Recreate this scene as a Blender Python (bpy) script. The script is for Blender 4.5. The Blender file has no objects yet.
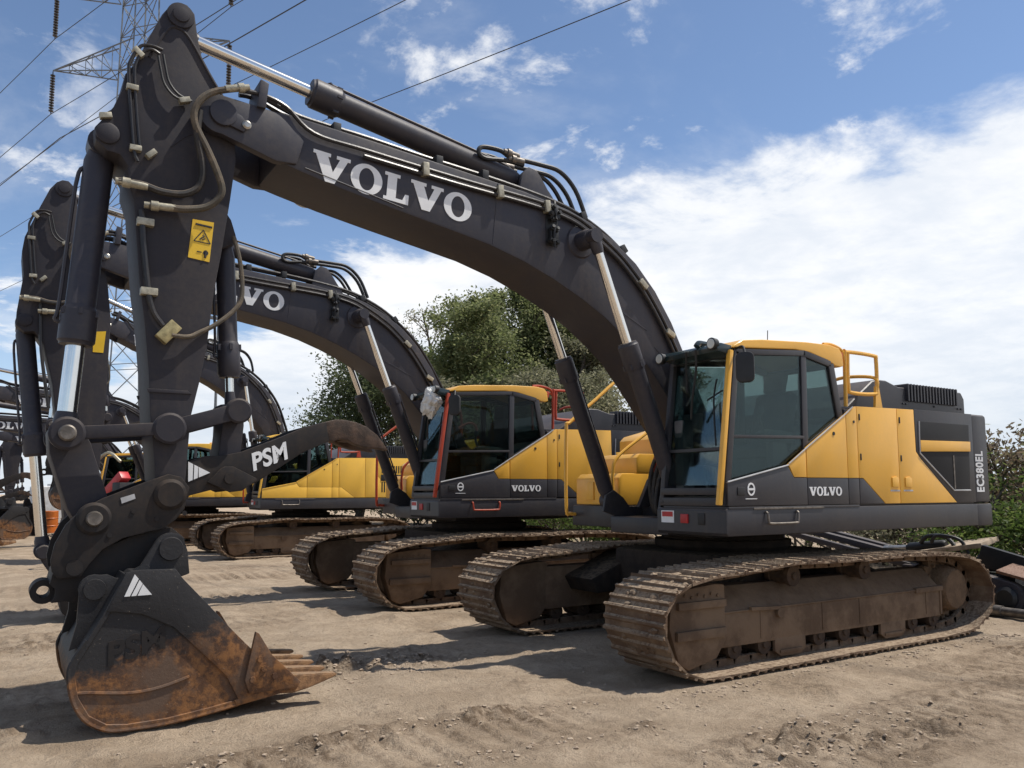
import bpy, bmesh, math, random
from mathutils import Vector, Matrix, noise
R = math.radians
PI = math.pi
random.seed(7)
scn = bpy.context.scene
COL = scn.collection

# ------------------------------------------------------------------ materials
def newmat(name):
    m = bpy.data.materials.new(name); m.use_nodes = True
    nt = m.node_tree; nt.nodes.clear()
    out = nt.nodes.new('ShaderNodeOutputMaterial')
    b = nt.nodes.new('ShaderNodeBsdfPrincipled')
    nt.links.new(b.outputs[0], out.inputs[0])
    return m, nt, b, out

def nd(nt, t, **kw):
    n = nt.nodes.new(t)
    for k, v in kw.items(): setattr(n, k, v)
    return n

def math_n(nt, op, a, b=None, c=None, clamp=False):
    n = nt.nodes.new('ShaderNodeMath'); n.operation = op; n.use_clamp = clamp
    for i, v in enumerate((a, b, c)):
        if v is None: continue
        if isinstance(v, (int, float)): n.inputs[i].default_value = v
        else: nt.links.new(v, n.inputs[i])
    return n.outputs[0]

def mixc(nt, fac, a, b):
    n = nt.nodes.new('ShaderNodeMix'); n.data_type = 'RGBA'
    for sock, v in ((n.inputs[0], fac), (n.inputs[6], a), (n.inputs[7], b)):
        if isinstance(v, (int, float)): sock.default_value = v
        elif isinstance(v, tuple): sock.default_value = (*v[:3], 1)
        else: nt.links.new(v, sock)
    return n.outputs[2]

def noise_n(nt, vec, scale, detail=4, rough=.55, dist=0):
    n = nt.nodes.new('ShaderNodeTexNoise'); n.inputs['Scale'].default_value = scale
    n.inputs['Detail'].default_value = detail; n.inputs['Roughness'].default_value = rough
    n.inputs['Distortion'].default_value = dist
    if vec is not None: nt.links.new(vec, n.inputs['Vector'])
    return n.outputs[0]

def ramp(nt, v, a, b):
    n = nt.nodes.new('ShaderNodeMapRange'); n.clamp = True; n.interpolation_type = 'SMOOTHSTEP'
    nt.links.new(v, n.inputs[0]); n.inputs[1].default_value = a; n.inputs[2].default_value = b
    return n.outputs[0]

def bump(nt, b, h, strength, dist=.02):
    n = nt.nodes.new('ShaderNodeBump'); n.inputs['Strength'].default_value = strength
    n.inputs['Distance'].default_value = dist
    nt.links.new(h, n.inputs['Height']); nt.links.new(n.outputs[0], b.inputs['Normal'])

DUST = (.24, .185, .13)
def paint(name, col, rough=.45, dust=.35, mottling=.25, metal=0, dcol=DUST, updust=.5, scale=1.0, bmp=.08, coat=0, spec=.35):
    """weathered paint: blotchy base, dust on upward faces and in streaks"""
    m, nt, b, out = newmat(name)
    tc = nd(nt, 'ShaderNodeTexCoord'); geo = nd(nt, 'ShaderNodeNewGeometry')
    v = tc.outputs['Object']
    big = noise_n(nt, v, 2.2*scale, 5, .6); fine = noise_n(nt, v, 23*scale, 5, .65)
    var = mixc(nt, math_n(nt, 'MULTIPLY', ramp(nt, big, .35, .7), mottling), col, tuple(c*.55 for c in col))
    sep = nd(nt, 'ShaderNodeSeparateXYZ'); nt.links.new(geo.outputs['Normal'], sep.inputs[0])
    up = ramp(nt, sep.outputs[2], .15, .95)
    mp = nd(nt, 'ShaderNodeMapping'); mp.inputs['Scale'].default_value = (5, 5, .7); nt.links.new(v, mp.inputs[0])
    streak = noise_n(nt, mp.outputs[0], 2.0, 4, .6)
    d1 = math_n(nt, 'MULTIPLY', ramp(nt, math_n(nt, 'ADD', math_n(nt, 'MULTIPLY', big, .6), math_n(nt, 'MULTIPLY', fine, .4)), .42, .68), dust)
    d2 = math_n(nt, 'MULTIPLY', ramp(nt, streak, .5, .75), dust*.6)
    d3 = math_n(nt, 'MULTIPLY', math_n(nt, 'MULTIPLY', up, math_n(nt, 'ADD', fine, .25)), updust)
    d = math_n(nt, 'ADD', math_n(nt, 'ADD', d1, d2), d3, clamp=True)
    nt.links.new(mixc(nt, d, var, dcol), b.inputs['Base Color'])
    r = math_n(nt, 'ADD', math_n(nt, 'MULTIPLY', d, .4), math_n(nt, 'ADD', math_n(nt, 'MULTIPLY', fine, .15), rough-.07), clamp=True)
    nt.links.new(r, b.inputs['Roughness'])
    b.inputs['Metallic'].default_value = metal; b.inputs['Specular IOR Level'].default_value = spec
    if coat: b.inputs['Coat Weight'].default_value = coat; b.inputs['Coat Roughness'].default_value = .15
    bump(nt, b, fine, bmp, .01)
    return m

def mud(name, c1, c2, c3, scale=1.0, bmp=.6, rough=.9):
    m, nt, b, out = newmat(name)
    tc = nd(nt, 'ShaderNodeTexCoord'); geo = nd(nt, 'ShaderNodeNewGeometry'); v = tc.outputs['Object']
    n1 = noise_n(nt, v, 3*scale, 6, .65); n2 = noise_n(nt, v, 17*scale, 6, .7)
    a = mixc(nt, ramp(nt, n1, .38, .62), c1, c2)
    sep = nd(nt, 'ShaderNodeSeparateXYZ'); nt.links.new(geo.outputs['Normal'], sep.inputs[0])
    up = math_n(nt, 'MULTIPLY', ramp(nt, sep.outputs[2], .0, .9), ramp(nt, n2, .35, .6))
    a = mixc(nt, math_n(nt, 'MULTIPLY', up, .8), a, c3)
    nt.links.new(a, b.inputs['Base Color']); b.inputs['Roughness'].default_value = rough
    b.inputs['Specular IOR Level'].default_value = .2
    bump(nt, b, math_n(nt, 'ADD', math_n(nt, 'MULTIPLY', n1, .6), n2), bmp, .03)
    return m

def plain(name, col, rough=.5, metal=0, var=.15, scale=6, bmp=0, spec=.5, emit=0):
    m, nt, b, out = newmat(name)
    tc = nd(nt, 'ShaderNodeTexCoord')
    n = noise_n(nt, tc.outputs['Object'], scale, 5, .6)
    nt.links.new(mixc(nt, ramp(nt, n, .3, .7), tuple(c*(1-var) for c in col), tuple(min(1, c*(1+var)) for c in col)), b.inputs['Base Color'])
    b.inputs['Roughness'].default_value = rough; b.inputs['Metallic'].default_value = metal
    b.inputs['Specular IOR Level'].default_value = spec
    if bmp: bump(nt, b, n, bmp, .02)
    return m

def glass(name, tint, refl=.42):
    m, nt, b, out = newmat(name); nt.nodes.remove(b)
    tr = nd(nt, 'ShaderNodeBsdfTransparent'); tr.inputs[0].default_value = (*tint, 1)
    gl = nd(nt, 'ShaderNodeBsdfGlossy'); gl.inputs['Roughness'].default_value = .03; gl.inputs[0].default_value = (.95, .97, 1, 1)
    df = nd(nt, 'ShaderNodeBsdfDiffuse'); df.inputs[0].default_value = (.3, .26, .2, 1)
    fr = nd(nt, 'ShaderNodeFresnel'); fr.inputs[0].default_value = 1.55
    mx = nd(nt, 'ShaderNodeMixShader'); nt.links.new(math_n(nt, 'MULTIPLY', fr.outputs[0], refl, clamp=True), mx.inputs[0])
    nt.links.new(tr.outputs[0], mx.inputs[1]); nt.links.new(gl.outputs[0], mx.inputs[2])
    tc = nd(nt, 'ShaderNodeTexCoord'); n = noise_n(nt, tc.outputs['Object'], 3, 5, .6)
    m2 = nd(nt, 'ShaderNodeMixShader'); nt.links.new(math_n(nt, 'MULTIPLY', ramp(nt, n, .45, .8), .010), m2.inputs[0])
    nt.links.new(mx.outputs[0], m2.inputs[1]); nt.links.new(df.outputs[0], m2.inputs[2])
    nt.links.new(m2.outputs[0], out.inputs[0])
    return m

def bucket_mat(name, level=.68, black=(.022, .021, .022)):
    """worn black paint above, rust taking over towards the lower and front edges"""
    m, nt, b, out = newmat(name)
    tc = nd(nt, 'ShaderNodeTexCoord'); v = tc.outputs['Object']
    n1 = noise_n(nt, v, 2.6, 6, .62, .4); n2 = noise_n(nt, v, 14, 6, .7); n3 = noise_n(nt, v, 55, 3, .6)
    sep = nd(nt, 'ShaderNodeSeparateXYZ'); nt.links.new(v, sep.inputs[0])
    h = math_n(nt, 'ADD', sep.outputs[2], math_n(nt, 'MULTIPLY', sep.outputs[0], .22))   # lower / nearer the lip = rustier
    k = math_n(nt, 'SUBTRACT', level+1.26, h)
    k = math_n(nt, 'ADD', k, math_n(nt, 'MULTIPLY', math_n(nt, 'SUBTRACT', n1, .5), .75))
    k = math_n(nt, 'ADD', k, math_n(nt, 'MULTIPLY', math_n(nt, 'SUBTRACT', n2, .5), .28))
    k = ramp(nt, k, -.06, .14)
    rust = mixc(nt, ramp(nt, n2, .4, .62), (.085, .040, .020), (.235, .105, .036))
    rust = mixc(nt, ramp(nt, n1, .46, .62), rust, (.11, .068, .045))
    c = mixc(nt, k, black, rust)
    c = mixc(nt, math_n(nt, 'MULTIPLY', ramp(nt, n3, .66, .76), .5), c, (.33, .27, .2))
    nt.links.new(c, b.inputs['Base Color'])
    b.inputs['Roughness'].default_value = .62; b.inputs['Specular IOR Level'].default_value = .35
    bump(nt, b, math_n(nt, 'ADD', n2, math_n(nt, 'MULTIPLY', n3, .4)), .35, .012)
    return m

M = {}
M['char'] = paint('charcoal_paint', (.038, .036, .045), .45, .10, .3, updust=.30, coat=.0)
M['charbody'] = paint('charcoal_body_paint', (.037, .036, .041), .38, .08, .2, updust=.30)
M['arm'] = paint('dusty_charcoal_paint', (.033, .031, .037), .58, .08, .25, updust=.4, spec=.2)
M['yellow'] = paint('yellow_paint', (.82, .43, .055), .35, .12, .10, dcol=(.55, .36, .14), updust=.18, coat=.3)
M['oldyellow'] = paint('faded_yellow_paint', (.86, .50, .07), .4, .10, .12, dcol=(.46, .32, .16), updust=.2)
M['orange'] = paint('orange_red_paint', (.42, .050, .02), .45, .15, .2)
M['red'] = plain('red_paint', (.45, .018, .02), .4)
M['black'] = plain('black_rubber', (.012, .012, .013), .55, var=.3)
M['hose'] = paint('dusty_hose_rubber', (.018, .017, .017), .6, .22, .2, updust=.6, scale=4)
M['dusthose'] = paint('sun_faded_hose', (.07, .06, .045), .7, .6, .2, updust=.5, scale=4)
M['pipe'] = paint('black_steel_pipe', (.022, .022, .025), .3, .1, .2, updust=.25)
M['chrome'] = plain('chrome_rod', (.74, .73, .70), .16, 1, .05, 3)
M['steel'] = plain('bare_steel', (.42, .40, .36), .38, .9, .25, 12, .1)
M['dirtysteel'] = plain('grimy_steel', (.16, .14, .12), .5, .6, .35, 14, .2)
M['zinc'] = plain('zinc_clamp', (.36, .33, .25), .5, .4, .3, 20)
M['brass'] = plain('brass_block', (.38, .31, .15), .45, .5, .3, 22)
M['white'] = plain('white_letters', (.74, .74, .73), .45, 0, .06)
M['track'] = mud('muddy_track_steel', (.125, .078, .050), (.20, .138, .090), (.42, .325, .23), 1.6, .8)
M['frame'] = mud('muddy_track_frame', (.115, .075, .048), (.185, .125, .080), (.15, .105, .07), .9, .45)
M['roller'] = mud('dark_rollers', (.05, .034, .025), (.09, .06, .04), (.16, .115, .075), 2, .4)  # darker browns than the track frame
M['darkframe'] = mud('dark_undercarriage', (.022, .018, .016), (.04, .03, .024), (.12, .09, .06), 1.2, .4)
M['under'] = mud('rust_brown_hub', (.13, .085, .052), (.18, .115, .07), (.23, .165, .11), 2.5, .6)
M['glass'] = glass('cab_glass', (.58, .66, .65), .30)
M['dglass'] = glass('tinted_cab_glass', (.50, .57, .56), .20)
M['seat'] = plain('seat_fabric', (.085, .085, .09), .85)
M['trim'] = plain('cab_interior_plastic', (.13, .125, .12), .6)
M['bucket'] = bucket_mat('rusty_bucket_steel')
M['tooth'] = mud('worn_orange_tooth', (.16, .085, .045), (.30, .165, .08), (.36, .26, .17), 6, .6, .75)
M['brown'] = mud('worn_thumb_tip', (.045, .032, .025), (.095, .06, .042), (.20, .155, .125), 2.2, .25, .6)
M['coupler'] = paint('worn_coupler_paint', (.022, .020, .020), .58, .22, .3, dcol=(.10, .068, .045), updust=.35, spec=.2)
M['sign'] = plain('yellow_sign', (.72, .45, .02), .4, 0, .04)
M['lens'] = plain('lamp_lens', (.55, .55, .5), .1, 0, .1)
M['mesh'] = plain('black_grille_mesh', (.008, .008, .009), .7, 0, .2, 40)
M['grey'] = plain('light_grey_edge', (.42, .42, .42), .45)
M['visor'] = plain('dark_teal_visor', (.02, .035, .04), .25)
M['edge'] = paint('light_worn_edge', (.20, .19, .18), .5, .2, .2)

# ------------------------------------------------------------------ mesh helpers
MESH = {}
class MB:
    def __init__(s): s.bm = bmesh.new()
    def merge(s, b2):
        me = bpy.data.meshes.new('tmp'); b2.to_mesh(me); b2.free(); s.bm.from_mesh(me); bpy.data.meshes.remove(me); return s
    def prism(s, poly, y0, y1, bev=.0, seg=2):
        b = bmesh.new()
        v0 = [b.verts.new((x, y0, z)) for x, z in poly]; v1 = [b.verts.new((x, y1, z)) for x, z in poly]
        n = len(poly)
        b.faces.new(v0); b.faces.new(v1[::-1])
        for i in range(n):
            j = (i+1) % n; b.faces.new((v0[j], v0[i], v1[i], v1[j]))
        bmesh.ops.recalc_face_normals(b, faces=b.faces)
        if bev:
            cap = {e for f in b.faces if len(f.verts) == n and n != 4 for e in f.edges}
            if n == 4: es = list(b.edges)
            else: es = [e for e in b.edges if e in cap or e.calc_face_angle(0) > .6]
            bmesh.ops.bevel(b, geom=es, offset=bev, segments=seg, profile=.6, affect='EDGES', clamp_overlap=True)
        big = [f for f in b.faces if len(f.verts) > 4]
        if big: bmesh.ops.triangulate(b, faces=big)
        return s.merge(b)
    def prism_z(s, poly, z0, z1, bev=0, seg=2):
        b = MB(); b.prism(poly, z0, z1, bev, seg)            # built in (x, depth, y) then swapped
        for v in b.bm.verts: v.co = Vector((v.co.x, v.co.z, v.co.y))
        bmesh.ops.reverse_faces(b.bm, faces=b.bm.faces)
        return s.merge(b.bm)
    def box(s, a, c, bev=.0, seg=2):
        x0, x1 = sorted((a[0], c[0])); y0, y1 = sorted((a[1], c[1])); z0, z1 = sorted((a[2], c[2]))
        return s.prism([(x0, z0), (x1, z0), (x1, z1), (x0, z1)], y0, y1, bev, seg)
    def cyl(s, p, q, prof, n=24, bev=0):
        """lathe between p and q: prof = radius or [(t, r), ...] with t in metres from p"""
        p = Vector(p); q = Vector(q); d = q-p; L = d.length; d.normalize()
        if not isinstance(prof, (list, tuple)): prof = [(0, prof), (L, prof)]
        a = d.orthogonal().normalized(); b_ = d.cross(a)
        bm = s.bm; rings = []
        for t, r in prof:
            c = p+d*t
            rings.append([bm.verts.new(c+(a*math.cos(2*PI*i/n)+b_*math.sin(2*PI*i/n))*max(r, 1e-4)) for i in range(n)])
        for k in range(len(rings)-1):
            for i in range(n):
                j = (i+1) % n; bm.faces.new((rings[k][i], rings[k][j], rings[k+1][j], rings[k+1][i]))
        bm.faces.new(rings[0][::-1]); bm.faces.new(rings[-1])
        return s
    def tube(s, pts, r, n=8, smooth=True, sub=5):
        pts = [Vector(p) for p in pts]
        if smooth and len(pts) > 2:
            o = []
            for i in range(len(pts)-1):
                p0 = pts[max(i-1, 0)]; p1 = pts[i]; p2 = pts[i+1]; p3 = pts[min(i+2, len(pts)-1)]
                for k in range(sub):
                    t = k/sub
                    o.append(.5*((2*p1)+(p2-p0)*t+(2*p0-5*p1+4*p2-p3)*t*t+(3*p1-p0-3*p2+p3)*t**3))
            o.append(pts[-1]); pts = o
        bm = s.bm; rings = []; up = None
        for i, p in enumerate(pts):
            d = (pts[min(i+1, len(pts)-1)]-pts[max(i-1, 0)])
            if d.length < 1e-6: continue
            d.normalize()
            if up is None: up = d.orthogonal().normalized()
            up = (up-d*up.dot(d)); up = up.normalized() if up.length > 1e-5 else d.orthogonal().normalized()
            b_ = d.cross(up)
            rr = r if not callable(r) else r(i/(len(pts)-1))
            rings.append([bm.verts.new(p+(up*math.cos(2*PI*k/n)+b_*math.sin(2*PI*k/n))*rr) for k in range(n)])
        for k in range(len(rings)-1):
            for i in range(n):
                j = (i+1) % n; bm.faces.new((rings[k][i], rings[k][j], rings[k+1][j], rings[k+1][i]))
        bm.faces.new(rings[0][::-1]); bm.faces.new(rings[-1])
        return s
    def bar(s, p, q, w, h=None, bev=0):
        """rectangular bar between points"""
        h = h or w
        p = Vector(p); q = Vector(q); d = q-p; L = d.length; d.normalize()
        a = Vector((0, 1, 0)) if abs(d.y) < .9 else Vector((0, 0, 1))
        a = (a-d*a.dot(d)).normalized(); b_ = d.cross(a)
        t = MB(); t.box((0, -w/2, -h/2), (L, w/2, h/2), bev)
        mat = Matrix((d, a, b_)).transposed().to_4x4(); mat.translation = p
        bmesh.ops.transform(t.bm, matrix=mat, verts=t.bm.verts)
        return s.merge(t.bm)
    def xf(s, mat): bmesh.ops.transform(s.bm, matrix=mat, verts=s.bm.verts); return s
    def mesh(s, key, jitter=0):
        bm = s.bm
        bmesh.ops.recalc_face_normals(bm, faces=bm.faces)
        for f in bm.faces: f.smooth = True
        for e in bm.edges:
            if len(e.link_faces) == 2 and e.calc_face_angle(0) > R(32): e.smooth = False
        me = bpy.data.meshes.new(key); bm.to_mesh(me); bm.free(); me.materials.append(None); return me

def obj(name, me, m, parent=None, mat=None):
    if isinstance(me, MB): me = me.mesh(name)
    o = bpy.data.objects.new(name, me); COL.objects.link(o)
    if len(me.materials) == 0: me.materials.append(None)
    o.material_slots[0].link = 'OBJECT'; o.material_slots[0].material = m
    if parent is not None: o.parent = parent
    if mat is not None: o.matrix_local = mat
    return o

def cached(key, fn):
    if key not in MESH: MESH[key] = fn().mesh(key)
    return MESH[key]

def empty(name, loc, rz=0, scale=1, label=None, cat=None, group=None):
    o = bpy.data.objects.new(name, None); COL.objects.link(o)
    o.location = loc; o.rotation_euler = (0, 0, rz); o.scale = (scale,)*3; o.empty_display_size = .3
    tag(o, label, cat, group); return o

def tag(o, label=None, cat=None, group=None, kind=None):
    if label: o['label'] = label
    if cat: o['category'] = cat
    if group: o['group'] = group
    if kind: o['kind'] = kind
    return o

# ---- lettering: each glyph a thin solid, local X = reading direction, Y = up, Z = out of the surface
VG = [(0, 1), (.52, 1), (.52, .88), (.44, .88), (.62, .38), (.80, .88), (.70, .88), (.70, 1), (1.12, 1), (1.12, .88), (1.04, .88), (.70, 0), (.42, 0), (.08, .88), (0, .88)]
LG = [(0, 1), (.5, 1), (.5, .88), (.40, .88), (.40, .13), (.62, .13), (.70, .36), (.82, .36), (.82, 0), (0, 0), (0, .12), (.1, .12), (.1, .88), (0, .88)]
def glyph_poly(mb, poly, ox, h, sx, th):
    b = bmesh.new()
    v0 = [b.verts.new(((ox+x)*h*sx, y*h, 0)) for x, y in poly]; v1 = [b.verts.new(((ox+x)*h*sx, y*h, th)) for x, y in poly]
    b.faces.new(v0); b.faces.new(v1); n = len(poly)
    for i in range(n): b.faces.new((v0[i], v0[(i+1) % n], v1[(i+1) % n], v1[i]))
    bmesh.ops.triangulate(b, faces=[f for f in b.faces if len(f.verts) > 4])
    mb.merge(b)
def glyph_ring(mb, cx, cy, rx, ry, ix, iy, h, sx, th, n=32):
    b = bmesh.new(); R4 = []
    for (ax, ay, z) in ((rx, ry, 0), (rx, ry, th), (ix, iy, th), (ix, iy, 0)):
        R4.append([b.verts.new(((cx+ax*math.cos(2*PI*i/n))*h*sx, (cy+ay*math.sin(2*PI*i/n))*h, z)) for i in range(n)])
    for k in range(4):
        a, c = R4[k], R4[(k+1) % 4]
        for i in range(n): b.faces.new((a[i], a[(i+1) % n], c[(i+1) % n], c[i]))
    mb.merge(b)
def volvo(h, sx=1.14, th=.004):
    mb = MB(); x = 0
    for ch in 'VOLVO':
        if ch == 'V': glyph_poly(mb, VG, x, h, sx, th); x += 1.14
        elif ch == 'L': glyph_poly(mb, LG, x, h, sx, th); x += .86
        else: glyph_ring(mb, x+.52, .5, .50, .54, .24, .40, h, sx, th); x += 1.08
    return mb
def font_text(body, h, bold=.02, shear=0, sx=1, th=.004, space=1):
    cu = bpy.data.curves.new('t', 'FONT'); cu.body = body; cu.size = h/.72; cu.offset = bold*h; cu.shear = shear
    cu.extrude = th/2; cu.space_character = space; cu.resolution_u = 4
    o = bpy.data.objects.new('t', cu); COL.objects.link(o)
    bpy.context.view_layer.update()
    me = bpy.data.meshes.new_from_object(o.evaluated_get(bpy.context.evaluated_depsgraph_get()))
    bpy.data.objects.remove(o); bpy.data.curves.remove(cu)
    mb = MB(); mb.bm.from_mesh(me); bpy.data.meshes.remove(me)
    mb.xf(Matrix.Diagonal((sx, 1, 1, 1))); return mb
def on_side(x, y, z, ang=0, flip=1):
    """matrix for lettering on a surface facing +y; ang turns the reading direction upwards"""
    c, s = math.cos(ang), math.sin(ang)
    X = Vector((-c, 0, s)); Y = Vector((s, 0, c)); Z = X.cross(Y)
    m = Matrix((X, Y, Z)).transposed().to_4x4(); m.translation = (x, y, z); return m
def triangle_logo(w, h, th=.005):
    """white triangle emblem made of upright bars shortening to a point"""
    mb = MB(); lo = lambda t: .42*t; hi = lambda t: 1-.58*t
    for a, b in ((0, .20), (.25, .43), (.48, 1.0)):
        pts = [(a*w, h*lo(a)), (b*w, h*lo(b)), (b*w, h*hi(b)+.001), (a*w, h*hi(a))]
        if b < 1: pts = [(a*w, h*lo(a)), (b*w, h*lo(b)), ((b+.03)*w, h*hi(b+.03)), ((a+(.03 if a else 0))*w, h*hi(a+(.03 if a else 0)))]
        glyph_poly(mb, pts, 0, 1, 1, th)
    return mb

# ------------------------------------------------------------------ excavator meshes (metres; +x ahead, +y operator's left, origin under the slew centre)
TP = [(-1.9, .012), (-1.0, .0), (0, .0), (1.0, .0), (2.05, .0), (2.30, .055), (2.47, .18), (2.58, .36), (2.60, .55), (2.51, .73), (2.30, .855), (2.0, .91), (1.54, .93), (.86, .975), (0, .96), (-.78, .97), (-1.6, .95), (-2.15, .89), (-2.43, .77), (-2.58, .58), (-2.60, .42), (-2.51, .24), (-2.30, .08)]
def closed_curve(pts, n):
    P = [Vector((x, 0, z)) for x, z in pts]; o = []; N = len(P)
    for i in range(N):
        p0, p1, p2, p3 = P[i-1], P[i], P[(i+1) % N], P[(i+2) % N]
        for k in range(12):
            t = k/12; o.append(.5*((2*p1)+(p2-p0)*t+(2*p0-5*p1+4*p2-p3)*t*t+(3*p1-p0-3*p2+p3)*t**3))
    L = [0]
    for i in range(len(o)): L.append(L[-1]+(o[(i+1) % len(o)]-o[i]).length)
    res = []; j = 0
    for k in range(n):
        s = L[-1]*k/n
        while L[j+1] < s: j += 1
        f = (s-L[j])/(L[j+1]-L[j]); res.append(o[j].lerp(o[(j+1) % len(o)], f))
    return res
def m_track(seed):
    def f():
        rnd = random.Random(seed)
        N = 52; pts = closed_curve(TP, N*2); mb = MB()
        for k in range(N):
            p = pts[2*k-1]; q = pts[(2*k+1) % len(pts)]
            d = (q-p); L = d.length; d.normalize(); up = Vector((d.z, 0, -d.x))   # outward normal (path runs clockwise seen from +y)
            c = (p+q)/2 - up*.0
            mat = Matrix((d, Vector((0, 1, 0)), up)).transposed().to_4x4()
            if mat.to_3x3().determinant() < 0: mat = Matrix((d, Vector((0, -1, 0)), up)).transposed().to_4x4()
            mat.translation = c
            t = MB(); hw = .395+rnd.uniform(-.008, .008)
            # plate with a lip and three grousers in one profile
            pr = [(-L/2-.012, -.045), (L/2+.004, -.045), (L/2+.016, -.028), (L/2+.012, -.012), (L/2-.008, .0), (L/2-.022, -.024), (.024, -.026), (.010, -.004), (-.012, -.004), (-.026, -.026), (-L/2+.030, -.026), (-L/2+.014, -.006), (-L/2-.004, -.010), (-L/2-.010, -.026)]
            t.prism(pr, -hw, hw)
            for vv in t.bm.verts: vv.co += Vector((rnd.uniform(-.004, .004), rnd.uniform(-.006, .006), rnd.uniform(-.003, .003)))
            # chain links below the shoe
            for s in (-1, 1):
                t.prism([(-L*.58, -.10), (-L*.45, -.115), (L*.45, -.115), (L*.58, -.10), (L*.5, -.045), (-L*.5, -.045)], s*.105-.025, s*.105+.025)
            t.cyl((L*.5, -.12, -.08), (L*.5, .12, -.08), .024, 8)
            t.xf(mat); mb.merge(t.bm)
            # clods of mud packed on the plates
            if p.z > .3 or p.x > 2.2:
                for _ in range(9):
                    y = rnd.uniform(-.36, .36); u = rnd.uniform(-.09, .09); r = rnd.uniform(.012, .034)
                    cc = c+d*u+Vector((0, y, 0))-up*.024
                    b = bmesh.new(); bmesh.ops.create_icosphere(b, subdivisions=1, radius=r)
                    for v in b.verts: v.co = Vector((v.co.x*rnd.uniform(.8, 1.6), v.co.y*rnd.uniform(.9, 2.2), v.co.z*.75))*rnd.uniform(.85, 1.15)
                    bmesh.ops.transform(b, matrix=Matrix.Translation(cc) @ mat.to_3x3().to_4x4(), verts=b.verts); mb.merge(b)
        return mb
    return f
def m_track_frame():
    mb = MB()   # y = 0 is the centre line of the track, +y outwards
    # main beam with a sloped top
    for sec in (1,):
        b = bmesh.new(); prof = [(-.20, .24), (.20, .22), (.20, .53), (-.0, .74), (-.20, .74)]
        a = [b.verts.new((1.72, y, z)) for y, z in prof]; c = [b.verts.new((-1.80, y, z)) for y, z in prof]
        b.faces.new(a); b.faces.new(c[::-1])
        for i in range(5): b.faces.new((a[i], c[i], c[(i+1) % 5], a[(i+1) % 5]))
        bmesh.ops.recalc_face_normals(b, faces=b.faces)
        bmesh.ops.bevel(b, geom=list(b.edges), offset=.02, segments=2, affect='EDGES', profile=.6); mb.merge(b)
    mb.prism([(2.33, .76), (2.36, .45), (2.26, .14), (2.14, .08), (1.80, .15), (1.68, .3), (1.68, .79), (1.80, .80)], -.19, .225, .02)   # idler guard
    mb.box((2.28, .2, .60), (1.70, .262, .665), .008); mb.box((2.30, .2, .34), (1.70, .262, .42), .008)
    mb.box((-1.83, .10, .5), (-1.3, .222, .555), .008); mb.box((-1.80, .18, .24), (-1.77, .215, .53), .004)
    mb.cyl((.95, .17, .48), (.95, .24, .48), .045, 14); mb.bar((1.35, .222, .545), (.95, .222, .525), .03, .03)
    mb.tube([(1.70, .2, .53), (-1.30, .2, .53)], .012, 6, False)
    for k in range(6): mb.cyl((2.18-.08*k, .222, .72-.02*(k % 2)), (2.18-.08*k, .238, .72-.02*(k % 2)), .014, 6)
    for x in (1.2, .3, -.3, -1.5):
        mb.box((x, .198, .26), (x-.012, .207, .52), .002)
    for x in (.78, -.88):   # track guards hung under the beam
        mb.prism([(x+.22, .24), (x+.22, .12), (x+.14, .07), (x-.14, .07), (x-.22, .12), (x-.22, .24)], .165, .20, .006)
        mb.box((x-.16, .198, .10), (x+.16, .214, .13), .004)
    return mb
def m_roller(r, w):
    def f():
        mb = MB(); mb.cyl((0, -w, 0), (0, w, 0), [(0, r*.35), (.02, r*.4), (.021, r*1.15), (.07, r*1.15), (.08, r), (w*2-.08, r), (w*2-.07, r*1.15), (w*2-.021, r*1.15), (w*2-.02, r*.45), (w*2, r*.4)], 24); return mb
    return f
def m_sprocket():
    mb = MB(); b = MB(); n = 21; poly = []
    for i in range(n):
        for t, r in ((0, .33), (.25, .385), (.5, .385), (.75, .33)):
            a = 2*PI*(i+t)/n; poly.append((r*math.cos(a), r*math.sin(a)))
    mb.prism(poly, -.04, .04, .006, 1)
    mb.cyl((0, -.2, 0), (0, .24, 0), [(0, .25), (.28, .26), (.33, .25), (.40, .235), (.43, .215), (.44, .18)], 32)
    for i in range(12):
        a = 2*PI*i/12; mb.cyl((.29*math.cos(a), .03, .29*math.sin(a)), (.29*math.cos(a), .07, .29*math.sin(a)), .02, 8)
    return mb
def m_idler():
    mb = MB(); mb.cyl((0, -.12, 0), (0, .12, 0), [(0, .12), (.04, .13), (.05, .30), (.07, .325), (.09, .325), (.10, .30), (.14, .30), (.15, .325), (.17, .325), (.19, .30), (.2, .13), (.24, .12)], 32); return mb
def m_car_body():
    mb = MB()
    mb.prism_z([(1.0, -.75), (1.0, .75), (.75, .95), (-.75, .95), (-1.0, .75), (-1.0, -.75), (-.75, -.95), (.75, -.95)], .50, .96, .04)
    for sx in (1, -1):
        for s in (1, -1):
            mb.prism([(sx*1.35, .45), (sx*.35, .50), (sx*.35, .92), (sx*.75, .88), (sx*1.45, .62)], s*.65, s*1.25, .03)
    return mb
def m_swing():
    mb = MB(); mb.cyl((0, 0, .955), (0, 0, 1.20), [(0, .72), (.05, .78), (.12, .78), (.13, .70), (.245, .70)], 48); return mb
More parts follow.
